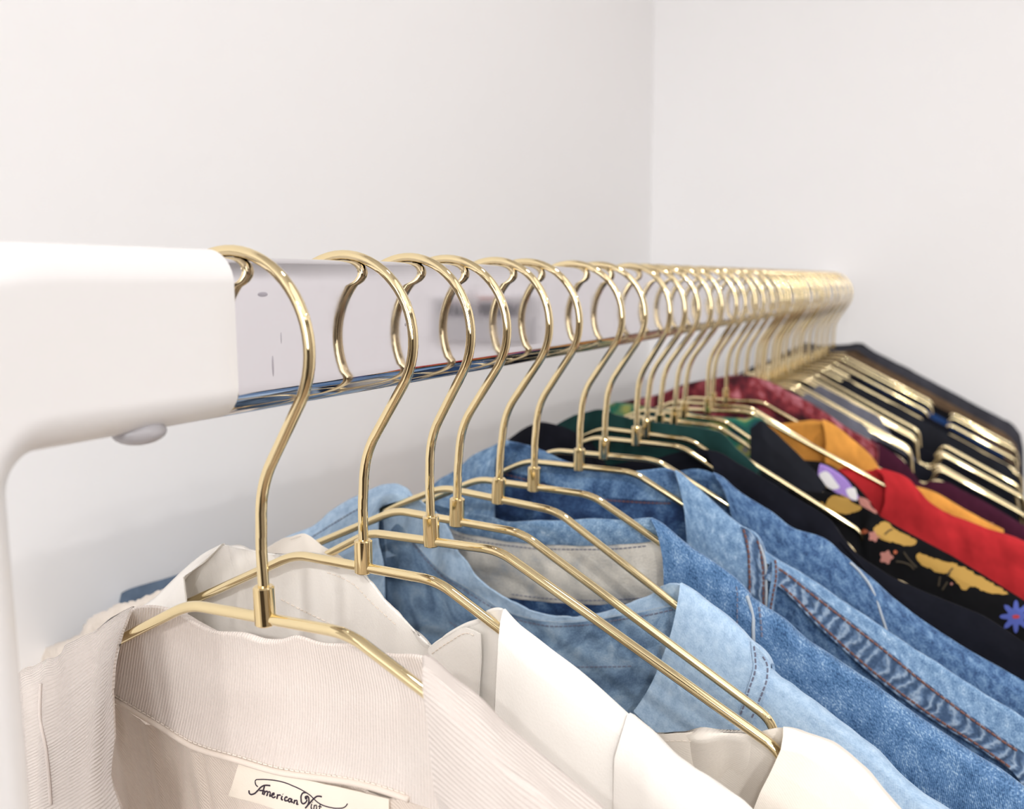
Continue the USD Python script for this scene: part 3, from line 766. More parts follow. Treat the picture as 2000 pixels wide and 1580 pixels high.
sr = [row(3, [(1530, 1421), (1550, 1424), (1572, 1432), (1627, 1457), (1677, 1496), (1715, 1536), (1740, 1564), (1790, 1625)], (-.001, .0, .0)),
      row(3, [(1529, 1440), (1560, 1446), (1600, 1462), (1650, 1495), (1690, 1535), (1760, 1630)], (-.005, -.004, -.003)),
      row(3, [(1525, 1462), (1560, 1470), (1610, 1500), (1660, 1540), (1740, 1640)], (-.007, -.006, -.005)),
      row(3, [(1506, 1505), (1550, 1525), (1600, 1555), (1650, 1600), (1720, 1670)], (-.009, -.009, -.008)),
      row(3, [(1488, 1540), (1530, 1570), (1590, 1610), (1640, 1650), (1700, 1710)], (-.010, -.011, -.010)),
      row(3, [(1470, 1584), (1520, 1620), (1580, 1670), (1660, 1740)], (-.011, -.012, -.011))]
cloth(g, 'right_shoulder', [back(3, sr[0], .011, -.02), back(3, sr[0], .0065, -.003)] + sr, 'ivory_cotton', 50, 50, (.003, 70., 15., 13), .001, drop=.35, dropn=-.002, k=3)
sl = [row(3, [(395, 1150), (430, 1118), (505, 1077), (560, 1049), (594, 1041), (612, 1050), (628, 1067), (656, 1082), (690, 1110)], (.0, .0, .003)), row(3, [(395, 1180), (440, 1150), (505, 1110), (560, 1085), (600, 1075), (640, 1085), (690, 1125)], (-.004, -.004, -.001)), row(3, [(395, 1230), (450, 1200), (520, 1170), (600, 1150), (690, 1180)], -.007)]
cloth(g, 'left_shoulder', [back(3, sl[0], .006, -.02), back(3, sl[0], .003, -.004)] + sl, 'ivory_cotton', 50, 36, (.003, 80., 30., 14), .001, drop=.3, dropn=-.002, k=3)

# ---- 4: beige fleece, only its left shoulder shows
g = garment('fleece_pullover', 'beige fleecy pullover, left shoulder showing behind the cream twill shirt', 'pullover', 4)
sl = [row(4, [(-40, 1330), (20, 1300), (60, 1281), (110, 1260), (156, 1240), (163, 1232), (172, 1216), (185, 1204), (214, 1192), (236, 1182), (256, 1178), (330, 1150), (420, 1130)], .0), row(4, [(-40, 1370), (60, 1320), (160, 1275), (256, 1225), (420, 1170)], -.005), row(4, [(-40, 1440), (160, 1340), (420, 1240)], -.007)]
cloth(g, 'left_shoulder', [back(4, sl[0], .007, -.02), back(4, sl[0], .0035, -.003)] + sl, 'beige_fleece', 160, 40, (.002, 450., 450., 5), .0016, drop=.3, dropn=-.002, k=4)
body(g, 4, 'beige_fleece', nw=.205, W=.30, lift=-.003, dipf=.17, dipb=.15, th=.006)

# ---- 5: pale chambray shirt
g = garment('chambray_shirt', 'pale blue chambray shirt with double-stitched open collar', 'shirt', 5)
crest = row(5, [(740, 985), (775, 975), (797, 966), (830, 985), (862, 1012), (880, 1045), (893, 1077), (911, 1096), (925, 1120), (960, 1151), (985, 1167), (1015, 1182), (1040, 1194), (1072, 1202), (1110, 1205), (1160, 1200), (1197, 1192), (1225, 1180), (1250, 1171), (1285, 1155), (1292, 1146), (1310, 1140), (1332, 1142), (1345, 1150)], (.001, .007, .009, .009, .009, .001))
sm = row(5, [(725, 1010), (775, 1022), (800, 1045), (814, 1064), (840, 1094), (872, 1124), (900, 1141), (940, 1166), (985, 1192), (1035, 1209), (1085, 1216), (1147, 1213), (1210, 1203), (1255, 1196), (1320, 1183), (1350, 1178)], (.004, .0085, .0095, .0085, .004))
m2 = row(5, [(725, 1080), (770, 1110), (820, 1150), (860, 1180), (910, 1215), (970, 1248), (1035, 1270), (1110, 1282), (1200, 1285), (1350, 1275)], (.006, .010, .010, .006))
m3 = row(5, [(725, 1150), (800, 1220), (900, 1290), (1000, 1330), (1100, 1345), (1200, 1345), (1350, 1340)], (.007, .011, .011, .007))
_, cf = cloth(g, 'collar_inside', [back(5, crest, .005, -.03), back(5, crest, .0025, -.004), crest, sm], 'chambray', 110, 30, (.0012, 90., 60., 3), .0009)
_, bf = cloth(g, 'back_panel', [sm + hframe(5)[2] * .0008, m2, m3], 'chambray_shaded', 110, 50, (.002, 80., 60., 4), .0009, drop=.4, dropn=.003, k=5)
SP = [(800, 1047), (814, 1066), (840, 1096), (872, 1126), (900, 1143), (940, 1168), (985, 1194), (1035, 1211), (1085, 1218), (1147, 1215), (1210, 1205), (1255, 1198), (1315, 1185)]
stitch(g, cf, [(x, y - 5) for x, y in SP], 'denim_edge', .003, .0002, .0007, name='neck_piping')
stitch(g, bf, [(x, y + 5) for x, y in SP], 'thread_blue', .0017, .0008, .00035)
stitch(g, bf, [(880, 1215), (960, 1262), (1040, 1290), (1130, 1302), (1240, 1300)], 'thread_blue', .0017, .0008, .0003)
fl = [row(5, [(535, 1068), (560, 1049), (610, 1027), (650, 995), (700, 969), (730, 953), (750, 946), (772, 946), (790, 953), (803, 968)], (.0, .0, .006)),
      row(5, [(540, 1076), (570, 1056), (615, 1034), (655, 1006), (700, 985), (726, 969), (745, 959), (765, 955), (783, 960), (796, 972)], (-.003, -.003, .003)),
      row(5, [(545, 1090), (605, 1053), (660, 1025), (700, 1008), (722, 995), (737, 981), (748, 970), (762, 965), (772, 968), (780, 978)], (-.005, -.005, .0)),
      row(5, [(555, 1115), (620, 1078), (670, 1052), (710, 1030), (728, 1012), (735, 1000), (741, 990)], (-.006, -.006, -.003)),
      row(5, [(570, 1165), (630, 1130), (680, 1105), (715, 1080), (738, 1050)], (-.007, -.007, -.005)), row(5, [(580, 1220), (640, 1190), (690, 1160), (750, 1110)], (-.008, -.008, -.006))]
_, lf = cloth(g, 'left_collar', [backc(5, fl[0], .005, -.02, True), backc(5, fl[0], .0025, -.003, True)] + fl, 'chambray', 60, 44, (.0012, 80., 60., 8), .001, drop=.2, k=5)
stitch(g, lf, [(590, 1063), (640, 1030), (690, 1000), (720, 984)], 'thread_blue', .0017, .0008, .0003)
ff = [rowf(5, [(1328, 1141), (1344, 1150), (1380, 1177), (1416, 1203), (1448, 1233), (1466, 1253), (1476, 1261), (1494, 1279), (1503, 1297)], (-.001, .001, .0005)),
      rowf(5, [(1326, 1162), (1348, 1175), (1385, 1205), (1420, 1232), (1450, 1258), (1475, 1280), (1496, 1300), (1503, 1310)], (-.004, -.003, -.002)),
      rowf(5, [(1321, 1190), (1360, 1218), (1400, 1248), (1440, 1280), (1475, 1305), (1502, 1325)], (-.006, -.005, -.004)),
      rowf(5, [(1311, 1235), (1355, 1275), (1400, 1308), (1450, 1340), (1494, 1350)], (-.0075, -.007, -.006)),
      rowf(5, [(1294, 1284), (1345, 1330), (1400, 1365), (1450, 1382), (1482, 1382)], (-.0085, -.008, -.007)),
      rowf(5, [(1275, 1330), (1325, 1375), (1390, 1408), (1440, 1420), (1466, 1416)], (-.009, -.009, -.008)),
      rowf(5, [(1238, 1388), (1300, 1440), (1370, 1470), (1420, 1470), (1440, 1452)], (-.010, -.010, -.009))]
_, fff = cloth(g, 'right_collar', [backc(5, ff[0], .010, -.02), backc(5, ff[0], .006, -.003)] + ff, 'chambray', 56, 60, (.0008, 60., 60., 11), .0011)
strip = [rowf(5, [(1466, 1252), (1476, 1261), (1494, 1280), (1503, 1297)], (-.0035, -.002)), rowf(5, [(1468, 1275), (1480, 1285), (1503, 1310)], (-.0042, -.0032)), rowf(5, [(1471, 1302), (1485, 1315), (1502, 1326)], (-.0055, -.005)),
         rowf(5, [(1462, 1338), (1478, 1345), (1495, 1350)], (-.0075, -.0072)), rowf(5, [(1452, 1372), (1468, 1380), (1483, 1382)], (-.0085, -.0082)), rowf(5, [(1436, 1410), (1452, 1418), (1467, 1416)], (-.0095, -.0092))]
_, spf = cloth(g, 'collar_edge', [r[::-1].T.T for r in strip], 'chambray', 14, 40, (.0012, 300., 160., 2), .0008, label='washed puckered edge of the collar')
stitch(g, spf, [(1472, 1262), (1476, 1302), (1466, 1338), (1456, 1370), (1441, 1406)], 'thread_blue', .0017, .0008, .00036)
stitch(g, spf, [(1490, 1282), (1499, 1304), (1498, 1324), (1490, 1350), (1479, 1378), (1464, 1410)], 'thread_blue', .0017, .0008, .00036)
sh = [rowf(5, [(1462, 1282), (1490, 1300), (1507, 1312), (1520, 1324), (1540, 1336), (1560, 1352), (1590, 1374), (1640, 1413), (1702, 1464), (1740, 1496), (1790, 1541), (1845, 1580), (1930, 1645)], .0015),
      rowf(5, [(1450, 1300), (1500, 1330), (1560, 1378), (1630, 1430), (1700, 1490), (1780, 1560), (1880, 1650)], -.003), rowf(5, [(1440, 1340), (1500, 1380), (1560, 1430), (1620, 1480), (1700, 1550), (1820, 1660)], -.006),
      rowf(5, [(1430, 1450), (1500, 1490), (1580, 1560), (1680, 1650), (1760, 1730)], -.009)]
cloth(g, 'right_front', [back(5, sh[0], .011, -.02), back(5, sh[0], .0065, -.003)] + sh, 'chambray', 70, 44, (.003, 55., 30., 5), .001, drop=.35, dropn=-.001, k=5)
body(g, 5, 'chambray', nw=.20, W=.315, lift=.004, side=-1, th=.006, parts=('left_front', 'left_back'))
sl = [row(5, [(222, 1185), (226, 1172), (240, 1158), (290, 1140), (316, 1133), (380, 1112), (450, 1090)], .0), row(5, [(224, 1200), (250, 1180), (316, 1160), (450, 1115)], -.004), row(5, [(226, 1250), (316, 1220), (450, 1180)], -.006)]
cloth(g, 'left_sleeve_head', [back(5, sl[0], .006, -.02), back(5, sl[0], .003, -.003)] + sl, 'slate_denim', 40, 24, None, .001, drop=.3, k=5)

# ---- 6: mid-blue denim jacket with faded lining
g = garment('denim_jacket', 'mid-blue denim jacket with a faded cream lining in the collar', 'jacket', 6)
crest = row(6, [(830, 975), (850, 984), (880, 992), (915, 1003), (947, 1007), (990, 1019), (1030, 1020), (1090, 1017), (1165, 1015), (1215, 1017), (1250, 1014), (1272, 1013), (1302, 1030)], (.001, .007, .008, .008, .001))
b2 = row(6, [(830, 1000), (850, 1018), (880, 1030), (915, 1043), (990, 1056), (1065, 1063), (1165, 1064), (1265, 1057), (1310, 1054)], (.003, .008, .009, .008, .003))
bm = row(6, [(830, 985), (850, 998), (880, 1008), (915, 1020), (990, 1034), (1065, 1038), (1165, 1036), (1255, 1033), (1308, 1040)], (.001, .006, .0065, .006, .001))
cloth(g, 'collar_roll', [back(6, crest, .006, -.02), back(6, crest, .0035, -.003), crest, bm, b2], 'denim_pale', 90, 34, (.0012, 60., 60., 8), .0011)
l1 = row(6, [(820, 1060), (870, 1080), (930, 1100), (1000, 1112), (1150, 1122), (1320, 1110)], (.004, .010, .010, .004))
l2 = row(6, [(820, 1130), (900, 1155), (1010, 1168), (1147, 1180), (1230, 1177), (1320, 1168)], (.005, .0105, .0105, .005))
_, lf = cloth(g, 'collar_lining', [b2 + hframe(6)[2] * .001, l1, l2], 'faded_lining', 90, 40, (.0022, 90., 60., 4), .0009, label='faded cream and blue lining inside the collar')
stitch(g, lf, [(880, 1040), (915, 1052), (990, 1065), (1065, 1072), (1165, 1073), (1265, 1066)], 'thread_blue', .0017, .0008, .0003)
stitch(g, lf, [(1000, 1160), (1147, 1172), (1230, 1169), (1290, 1163)], 'thread_blue', .0017, .0008, .0003)
cloth(g, 'back_panel', [l2 + hframe(6)[2] * .0006, l2 + np.array([0, 0, -.05]) + hframe(6)[2] * .001], 'denim_inside', 60, 16, None, .0009, drop=.4, k=6)
ff = [rowf(6, [(1270, 1013), (1286, 1021), (1310, 1040), (1342, 1066), (1394, 1100), (1441, 1139), (1459, 1160), (1466, 1180), (1471, 1200)], (-.001, .001, .0005)),
      rowf(6, [(1281, 1036), (1310, 1060), (1345, 1087), (1390, 1120), (1435, 1160), (1455, 1182), (1472, 1214)], (-.004, -.003, -.002)),
      rowf(6, [(1289, 1063), (1330, 1100), (1380, 1140), (1430, 1180), (1456, 1205), (1474, 1232)], (-.005, -.0045, -.004)),
      rowf(6, [(1295, 1098), (1335, 1140), (1390, 1185), (1440, 1225), (1474, 1256)], (-.006, -.006, -.005)), rowf(6, [(1297, 1145), (1340, 1190), (1400, 1235), (1474, 1290)], (-.007, -.007, -.006)), rowf(6, [(1298, 1190), (1340, 1240), (1400, 1290), (1470, 1330)], (-.0075, -.0075, -.007))]
_, fff = cloth(g, 'right_collar', [backc(6, ff[0], .010, -.02), backc(6, ff[0], .006, -.003)] + ff, 'denim_mid', 56, 56, (.0008, 60., 60., 11), .0011)
ridge(g, fff, [(1458, 1164), (1465, 1186), (1470, 1206), (1471, 1230), (1472, 1252)], 'denim_edge', .0008, 'collar_piping')
stitch(g, fff, [(1438, 1146), (1440, 1165), (1440, 1190), (1440, 1220)], 'thread_blue', .0017, .0008, .0003)
sh = [rowf(6, [(1440, 1150), (1465, 1168), (1480, 1179), (1523, 1209), (1566, 1247), (1630, 1286), (1695, 1329), (1759, 1377), (1845, 1437), (1931, 1493), (2000, 1540), (2080, 1600)], .0012),
      rowf(6, [(1445, 1185), (1520, 1240), (1566, 1275), (1630, 1315), (1695, 1358), (1760, 1405), (1845, 1465), (1931, 1525), (2060, 1620)], -.0025), rowf(6, [(1450, 1240), (1520, 1290), (1600, 1345), (1700, 1415), (1800, 1490), (1900, 1570), (2040, 1680)], -.005),
      rowf(6, [(1460, 1320), (1540, 1370), (1640, 1440), (1740, 1530), (1840, 1620), (1990, 1760)], -.007)]
_, shf = cloth(g, 'right_front', [back(6, sh[0], .011, -.02), back(6, sh[0], .0065, -.003)] + sh, 'denim_mid', 80, 44, (.0022, 40., 50., 5), .001, drop=.35, dropn=-.001, k=6)
stitch(g, shf, [(1482, 1186), (1486, 1215), (1488, 1245)], 'thread_blue', .002, .0008, .0005)
body(g, 6, 'denim_deep', nw=.12, W=.31, lift=.005, side=-1, th=.006, parts=('left_front', 'left_back'))

# ---- 7: denim jacket with brown stitching
g = garment('stitched_denim_jacket', 'washed denim jacket with brown double stitching on collar and yoke', 'jacket', 7)
crest = row(7, [(960, 880), (990, 863), (1030, 872), (1068, 886), (1110, 903), (1160, 915), (1210, 923), (1265, 919), (1302, 916), (1327, 925), (1350, 945)], (.001, .010, .012, .010, .001))
sm = row(7, [(945, 915), (1000, 921), (1065, 941), (1115, 959), (1215, 973), (1315, 978), (1355, 978)], (.005, .013, .013, .005))
m2 = row(7, [(945, 970), (1000, 980), (1090, 1000), (1215, 1020), (1355, 1030)], (.006, .014, .014, .006))
m3 = row(7, [(945, 1040), (1090, 1070), (1215, 1090), (1355, 1100)], (.007, .015, .015, .007))
_, cf = cloth(g, 'collar_inside', [back(7, crest, .006, -.02), back(7, crest, .003, -.003), crest, sm], 'denim_worn', 80, 26, (.0012, 80., 50., 2), .001)
_, bf = cloth(g, 'back_panel', [sm + hframe(7)[2] * .0008, m2, m3], 'denim_inside', 80, 40, (.002, 60., 60., 6), .001, drop=.4, k=7)
stitch(g, bf, [(980, 925), (1060, 946), (1115, 965), (1215, 979), (1310, 983)], 'thread_brown', .0018, .0007, .0004)
fl = [row(7, [(825, 972), (855, 940), (890, 919), (922, 891), (965, 871), (985, 862), (999, 864)], (.0, .0, .006)), row(7, [(830, 990), (868, 960), (903, 938), (932, 915), (952, 897), (966, 885), (982, 876)], (-.003, -.003, .003)),
      row(7, [(838, 1015), (880, 985), (918, 965), (942, 942), (954, 922), (962, 908), (968, 896)], (-.005, -.005, .0)), row(7, [(845, 1050), (890, 1025), (930, 1005), (955, 985), (963, 965), (965, 945)], (-.006, -.006, -.003))]
cloth(g, 'left_collar', [backc(7, fl[0], .006, -.02, True), backc(7, fl[0], .003, -.003, True)] + fl, 'denim_pale', 44, 34, (.0012, 60., 60., 4), .001, drop=.2, k=7)
ff = [rowf(7, [(1318, 920), (1328, 926), (1345, 941), (1372, 963), (1424, 1010), (1445, 1028), (1475, 1044), (1486, 1062), (1494, 1085), (1498, 1110)], (-.001, .001, .0005)),
      rowf(7, [(1325, 944), (1350, 965), (1385, 998), (1420, 1030), (1446, 1052), (1475, 1075), (1498, 1125)], (-.004, -.003, -.002)), rowf(7, [(1331, 968), (1370, 1010), (1410, 1050), (1450, 1085), (1475, 1108), (1498, 1145)], (-.005, -.005, -.004)),
      rowf(7, [(1338, 1012), (1370, 1055), (1420, 1105), (1460, 1140), (1498, 1175)], (-.007, -.007, -.006)), rowf(7, [(1342, 1065), (1380, 1120), (1430, 1165), (1498, 1225)], (-.008, -.008, -.007))]
_, fff = cloth(g, 'right_collar', [backc(7, ff[0], .010, -.02), backc(7, ff[0], .006, -.003)] + ff, 'denim_pale', 56, 50, (.0008, 60., 60., 11), .0011)
stp = [rowf(7, [(1446, 1028), (1474, 1044), (1486, 1062), (1493, 1082)], (-.0015, -.0005)), rowf(7, [(1455, 1060), (1476, 1078), (1496, 1108)], (-.0035, -.0025)), rowf(7, [(1460, 1090), (1480, 1110), (1498, 1140)], (-.005, -.0045)), rowf(7, [(1461, 1140), (1480, 1160), (1499, 1178)], (-.007, -.0065)), rowf(7, [(1460, 1175), (1480, 1200), (1499, 1222)], (-.008, -.0078))]
_, spf = cloth(g, 'collar_edge', stp, 'denim_pucker', 16, 40, (.001, 200., 160., 2), .0008, label='puckered light and dark collar edge')
ridge(g, spf, [(1484, 1064), (1491, 1086), (1495, 1112), (1496, 1140), (1497, 1178), (1497, 1210)], 'denim_edge', .0007, 'collar_piping')
stitch(g, spf, [(1452, 1034), (1459, 1062), (1463, 1095), (1464, 1140), (1464, 1170)], 'thread_brown', .002, .0006, .0006)
stitch(g, spf, [(1479, 1056), (1486, 1080), (1490, 1112), (1491, 1145), (1491, 1190)], 'thread_brown', .002, .0006, .0005)
sh = [rowf(7, [(1480, 1068), (1500, 1082), (1518, 1093), (1566, 1122), (1630, 1165), (1738, 1238), (1845, 1307), (1931, 1363), (2000, 1406), (2090, 1465)], .0012), rowf(7, [(1484, 1085), (1518, 1104), (1566, 1136), (1630, 1180), (1738, 1262), (1845, 1338), (1931, 1398), (2080, 1500)], -.0015),
      rowf(7, [(1488, 1098), (1530, 1114), (1570, 1143), (1630, 1190), (1730, 1268), (1802, 1327), (1888, 1392), (2000, 1470), (2080, 1530)], -.003)]
_, shf = cloth(g, 'shoulder_yoke', [back(7, sh[0], .011, -.02), back(7, sh[0], .0065, -.003)] + sh, 'denim_pale', 80, 30, (.001, 80., 80., 7), .001)
yk = [rowf(7, [(1505, 1098), (1531, 1114), (1570, 1143), (1630, 1190), (1730, 1268), (1802, 1327), (1888, 1392), (2000, 1470), (2080, 1530)], -.0032), rowf(7, [(1498, 1115), (1528, 1131), (1565, 1163), (1610, 1202), (1710, 1288), (1802, 1360), (1910, 1436), (2070, 1560)], -.0045),
      rowf(7, [(1492, 1130), (1523, 1147), (1555, 1178), (1587, 1212), (1640, 1262), (1695, 1311), (1802, 1392), (1931, 1474), (1975, 1505), (1994, 1530), (2010, 1580)], -.006)]
_, ykf = cloth(g, 'yoke_band', yk, 'denim_pucker', 90, 24, (.0016, 150., 100., 2), .0011, label='puckered band between two rows of brown stitching')
stitch(g, ykf, [(1512, 1106), (1532, 1118), (1570, 1148), (1630, 1195), (1730, 1273), (1802, 1332), (1888, 1397), (1995, 1472)], 'thread_brown', .0022, .0005, .0006)
stitch(g, ykf, [(1525, 1142), (1557, 1172), (1590, 1206), (1642, 1256), (1698, 1305), (1804, 1386), (1930, 1468), (1972, 1498)], 'thread_brown', .0022, .0005, .0006)
fp = [rowf(7, [(1480, 1120), (1523, 1142), (1555, 1173), (1587, 1207), (1640, 1257), (1695, 1306), (1802, 1387), (1931, 1469), (2040, 1550)], -.0015), rowf(7, [(1480, 1165), (1540, 1215), (1620, 1290), (1720, 1380), (1850, 1470), (2040, 1610)], -.0015), rowf(7, [(1480, 1230), (1560, 1300), (1680, 1400), (1850, 1530), (2040, 1680)], -.002)]
cloth(g, 'right_front', fp, 'denim_deep', 80, 36, (.005, 130., 12., 9), .001, drop=.35, k=7)  # deeper denim colour stands in for the shade below the yoke
ridge(g, fff, [(1496, 1100), (1497, 1140), (1497, 1180)], 'denim_edge', .0004, 'edge_thread')
tab = [rowf(7, [(1506, 1088), (1516, 1094)], -.0042), rowf(7, [(1508, 1120), (1520, 1126)], -.0058), rowf(7, [(1502, 1160), (1514, 1166)], -.0072), rowf(7, [(1496, 1210), (1508, 1216)], -.0085)]
_, tf = cloth(g, 'neck_seam', tab, 'denim_pale', 8, 30, None, .001)
stitch(g, tf, [(1514, 1094), (1516, 1122), (1510, 1160), (1503, 1200)], 'thread_brown', .0018, .0006, .0005)
body(g, 7, 'denim_pale', nw=.10, W=.31, lift=.005, side=-1, th=.008, parts=('left_front', 'left_back'))

# ---- 8: deep blue denim shirt
g = garment('deep_denim_shirt', 'deep blue denim shirt with a pale collar edge, just before the black jersey', 'shirt', 8)
crest = row(8, [(1150, 930), (1220, 928), (1290, 928), (1320, 921), (1366, 916), (1401, 928), (1430, 950)], (.006, .006, .001))
cloth(g, 'back_panel', [back(8, crest, .005, -.02), back(8, crest, .0025, -.003), crest, crest + np.array([0, 0, -.012]) + hframe(8)[2] * .003, crest + np.array([0, 0, -.05]) + hframe(8)[2] * .004], 'denim_deep', 60, 30, (.001, 60., 60., 3), .001, drop=.35, k=8)
ff = [rowf(8, [(1392, 924), (1401, 928), (1440, 959), (1496, 994), (1552, 1035), (1600, 1048), (1640, 1078), (1672, 1106), (1705, 1148)], (-.001, .001, .0)), rowf(8, [(1404, 942), (1450, 982), (1508, 1025), (1566, 1066), (1610, 1090), (1650, 1112), (1712, 1165)], (-.0035, -.003, -.002)),
      rowf(8, [(1418, 970), (1465, 1025), (1530, 1075), (1590, 1120), (1640, 1150), (1724, 1200)], (-.005, -.005, -.004)), rowf(8, [(1428, 1005), (1475, 1065), (1545, 1122), (1610, 1170), (1670, 1210), (1736, 1238)], (-.006, -.006, -.005)), rowf(8, [(1438, 1050), (1500, 1110), (1580, 1180), (1660, 1230), (1742, 1262)], (-.007, -.007, -.006))]
_, fff = cloth(g, 'right_collar', [backc(8, ff[0], .010, -.02), backc(8, ff[0], .006, -.003)] + ff, 'denim_deep', 60, 44, (.0012, 60., 60., 11), .0011)
ridge(g, fff, [(1660, 1099), (1676, 1114), (1700, 1146), (1712, 1172), (1722, 1202), (1733, 1236)], 'denim_edge', .0007, 'collar_piping')
sh = [rowf(8, [(1620, 1075), (1665, 1104), (1700, 1133), (1738, 1165), (1790, 1203), (1845, 1242), (1920, 1288), (2000, 1332), (2090, 1385)], .001), rowf(8, [(1630, 1110), (1700, 1160), (1760, 1205), (1850, 1270), (2000, 1362), (2090, 1415)], -.003), rowf(8, [(1640, 1160), (1720, 1215), (1800, 1275), (1900, 1340), (2080, 1450)], -.005)]
cloth(g, 'right_front', [back(8, sh[0], .011, -.02), back(8, sh[0], .0065, -.003)] + sh, 'denim_deep', 70, 36, (.002, 40., 50., 5), .001, drop=.35, k=8)
body(g, 8, 'denim_deep', nw=.12, W=.30, lift=.003, side=-1, th=.006, parts=('left_front', 'left_back'))

# ---- 9: black jersey
g = garment('black_jersey', 'plain black jersey top lying over the deep denim shirt', 'top', 9)
crest = row(9, [(1060, 880), (1100, 900), (1178, 908), (1235, 901), (1282, 895), (1335, 881), (1377, 878), (1402, 884), (1441, 910)], (.001, .008, .008, .001))
cloth(g, 'back_panel', [back(9, crest, .005, -.02), back(9, crest, .0025, -.003), crest, crest + np.array([0, 0, -.012]) + hframe(9)[2] * .002, crest + np.array([0, 0, -.05]) + hframe(9)[2] * .003], 'black_jersey', 60, 30, (.001, 60., 60., 3), .001, drop=.35, k=9)
sh = [rowf(9, [(1380, 880), (1400, 884), (1441, 909), (1501, 942), (1566, 981), (1622, 1019), (1640, 1046), (1673, 1084), (1738, 1127), (1845, 1174), (1910, 1200), (2000, 1256), (2090, 1310)], .001), rowf(9, [(1390, 905), (1441, 940), (1501, 980), (1566, 1025), (1615, 1062), (1660, 1105), (1738, 1160), (1845, 1215), (2000, 1300), (2090, 1350)], -.003), rowf(9, [(1400, 940), (1441, 975), (1540, 1050), (1640, 1120), (1740, 1190), (1845, 1255), (2080, 1400)], -.005)]
_, shf = cloth(g, 'right_front', [back(9, sh[0], .011, -.02), back(9, sh[0], .0065, -.003)] + sh, 'black_jersey', 70, 36, (.002, 40., 50., 5), .001, drop=.35, k=9)
ridge(g, shf, [(1640, 1058), (1680, 1102), (1720, 1150), (1740, 1180)], 'black_jersey', .0006, 'sleeve_seam')
sl = [row(9, [(940, 905), (970, 876), (992, 860), (1035, 832), (1060, 825), (1090, 831), (1127, 847), (1160, 872), (1180, 905)], (.0, .0, .004)), row(9, [(950, 925), (1000, 890), (1050, 865), (1100, 870), (1180, 920)], -.004), row(9, [(960, 970), (1050, 920), (1180, 950)], -.006)]
cloth(g, 'left_shoulder', [back(9, sl[0], .006, -.02), back(9, sl[0], .003, -.003)] + sl, 'black_jersey', 50, 24, None, .001, drop=.3, k=9)

# ---- 10: dark green velvet
g = garment('velvet_top', 'dark green velvet top with a soft rolled collar', 'top', 10)
crest = row(10, [(1070, 842), (1090, 828), (1120, 812), (1146, 803), (1174, 800), (1202, 810), (1247, 824), (1300, 827), (1370, 837), (1405, 845), (1440, 880), (1464, 900), (1482, 918)], (.0, .006, .006, .0))
r1 = row(10, [(1080, 860), (1146, 835), (1200, 838), (1247, 848), (1300, 852), (1370, 862), (1400, 872), (1440, 905), (1474, 935)], (-.003, .003, .003, -.002))
r2 = row(10, [(1090, 890), (1150, 870), (1247, 880), (1300, 890), (1370, 905), (1440, 940), (1470, 970)], (-.004, .005, .005, -.004))
cloth(g, 'collar', [back(10, crest, .006, -.02), back(10, crest, .003, -.003), crest, r1, r2], 'green_velvet', 80, 36, (.002, 70., 70., 3), .0012, drop=.35, k=10)

# ---- 11: black and gold floral top
g = garment('floral_top', 'black top printed with golden leaves and small pink flowers', 'top', 11)
sh = [row(11, [(1540, 955), (1575, 960), (1600, 963), (1636, 966), (1674, 984), (1712, 1006), (1772, 1041), (1845, 1080), (1931, 1131), (2000, 1174), (2090, 1222)], (.006, .006, .004, -.003, -.003, -.003)), row(11, [(1540, 985, .006), (1600, 1000, .006), (1660, 1030, .005), (1682, 1043, .003), (1694, 1050, -.006), (1720, 1065, -.007), (1790, 1105), (1850, 1138), (1931, 1180), (2090, 1265)], (.006, .006, .003, -.006, -.007, -.007)), row(11, [(1540, 1020, .006), (1600, 1045, .005), (1640, 1068, -.002), (1690, 1100, -.008), (1760, 1150), (1850, 1200), (2090, 1330)], (.006, .004, -.005, -.008, -.009))]
_, ff = cloth(g, 'right_front', [back(11, sh[0], .011, -.02), back(11, sh[0], .0065, -.003)] + sh, 'black_cotton', 80, 36, (.0012, 40., 50., 5), .001, drop=.35, k=11)
for poly in ([(1612, 985), (1620, 972), (1640, 967), (1668, 983), (1684, 993), (1668, 1001), (1650, 1003), (1636, 1000), (1618, 992)], [(1600, 978), (1618, 988), (1634, 998), (1628, 1002), (1610, 992)], [(1706, 1032), (1716, 1024), (1726, 1018), (1748, 1034), (1772, 1046), (1790, 1056), (1786, 1063), (1768, 1066), (1748, 1060), (1730, 1056), (1712, 1046)],
             [(1788, 1086), (1796, 1080), (1812, 1087), (1838, 1094), (1870, 1104), (1862, 1118), (1838, 1120), (1820, 1112), (1800, 1102)], [(1855, 1124), (1876, 1106), (1900, 1118), (1936, 1138), (1970, 1160), (1946, 1160), (1918, 1154), (1900, 1145), (1884, 1152), (1870, 1140)]):
    print_patch(g, ff, poly, 'print_gold', 'printed_leaf', 1.6)
for x, y, r_, mt in ((1707, 1047, 10, 'print_pink'), (1731, 1088, 12, 'print_pink'), (1690, 1038, 5, 'print_orange'), (1748, 1078, 4, 'print_orange'), (1858, 1140, 3, 'print_pink')):
    poly = [(x + r_ * (1 + .22 * math.cos(5 * a)) * math.cos(a), y + r_ * (1 + .22 * math.cos(5 * a)) * math.sin(a)) for a in np.linspace(0, 2 * math.pi, 24, endpoint=False)]
    print_patch(g, ff, poly, mt, 'printed_flower')
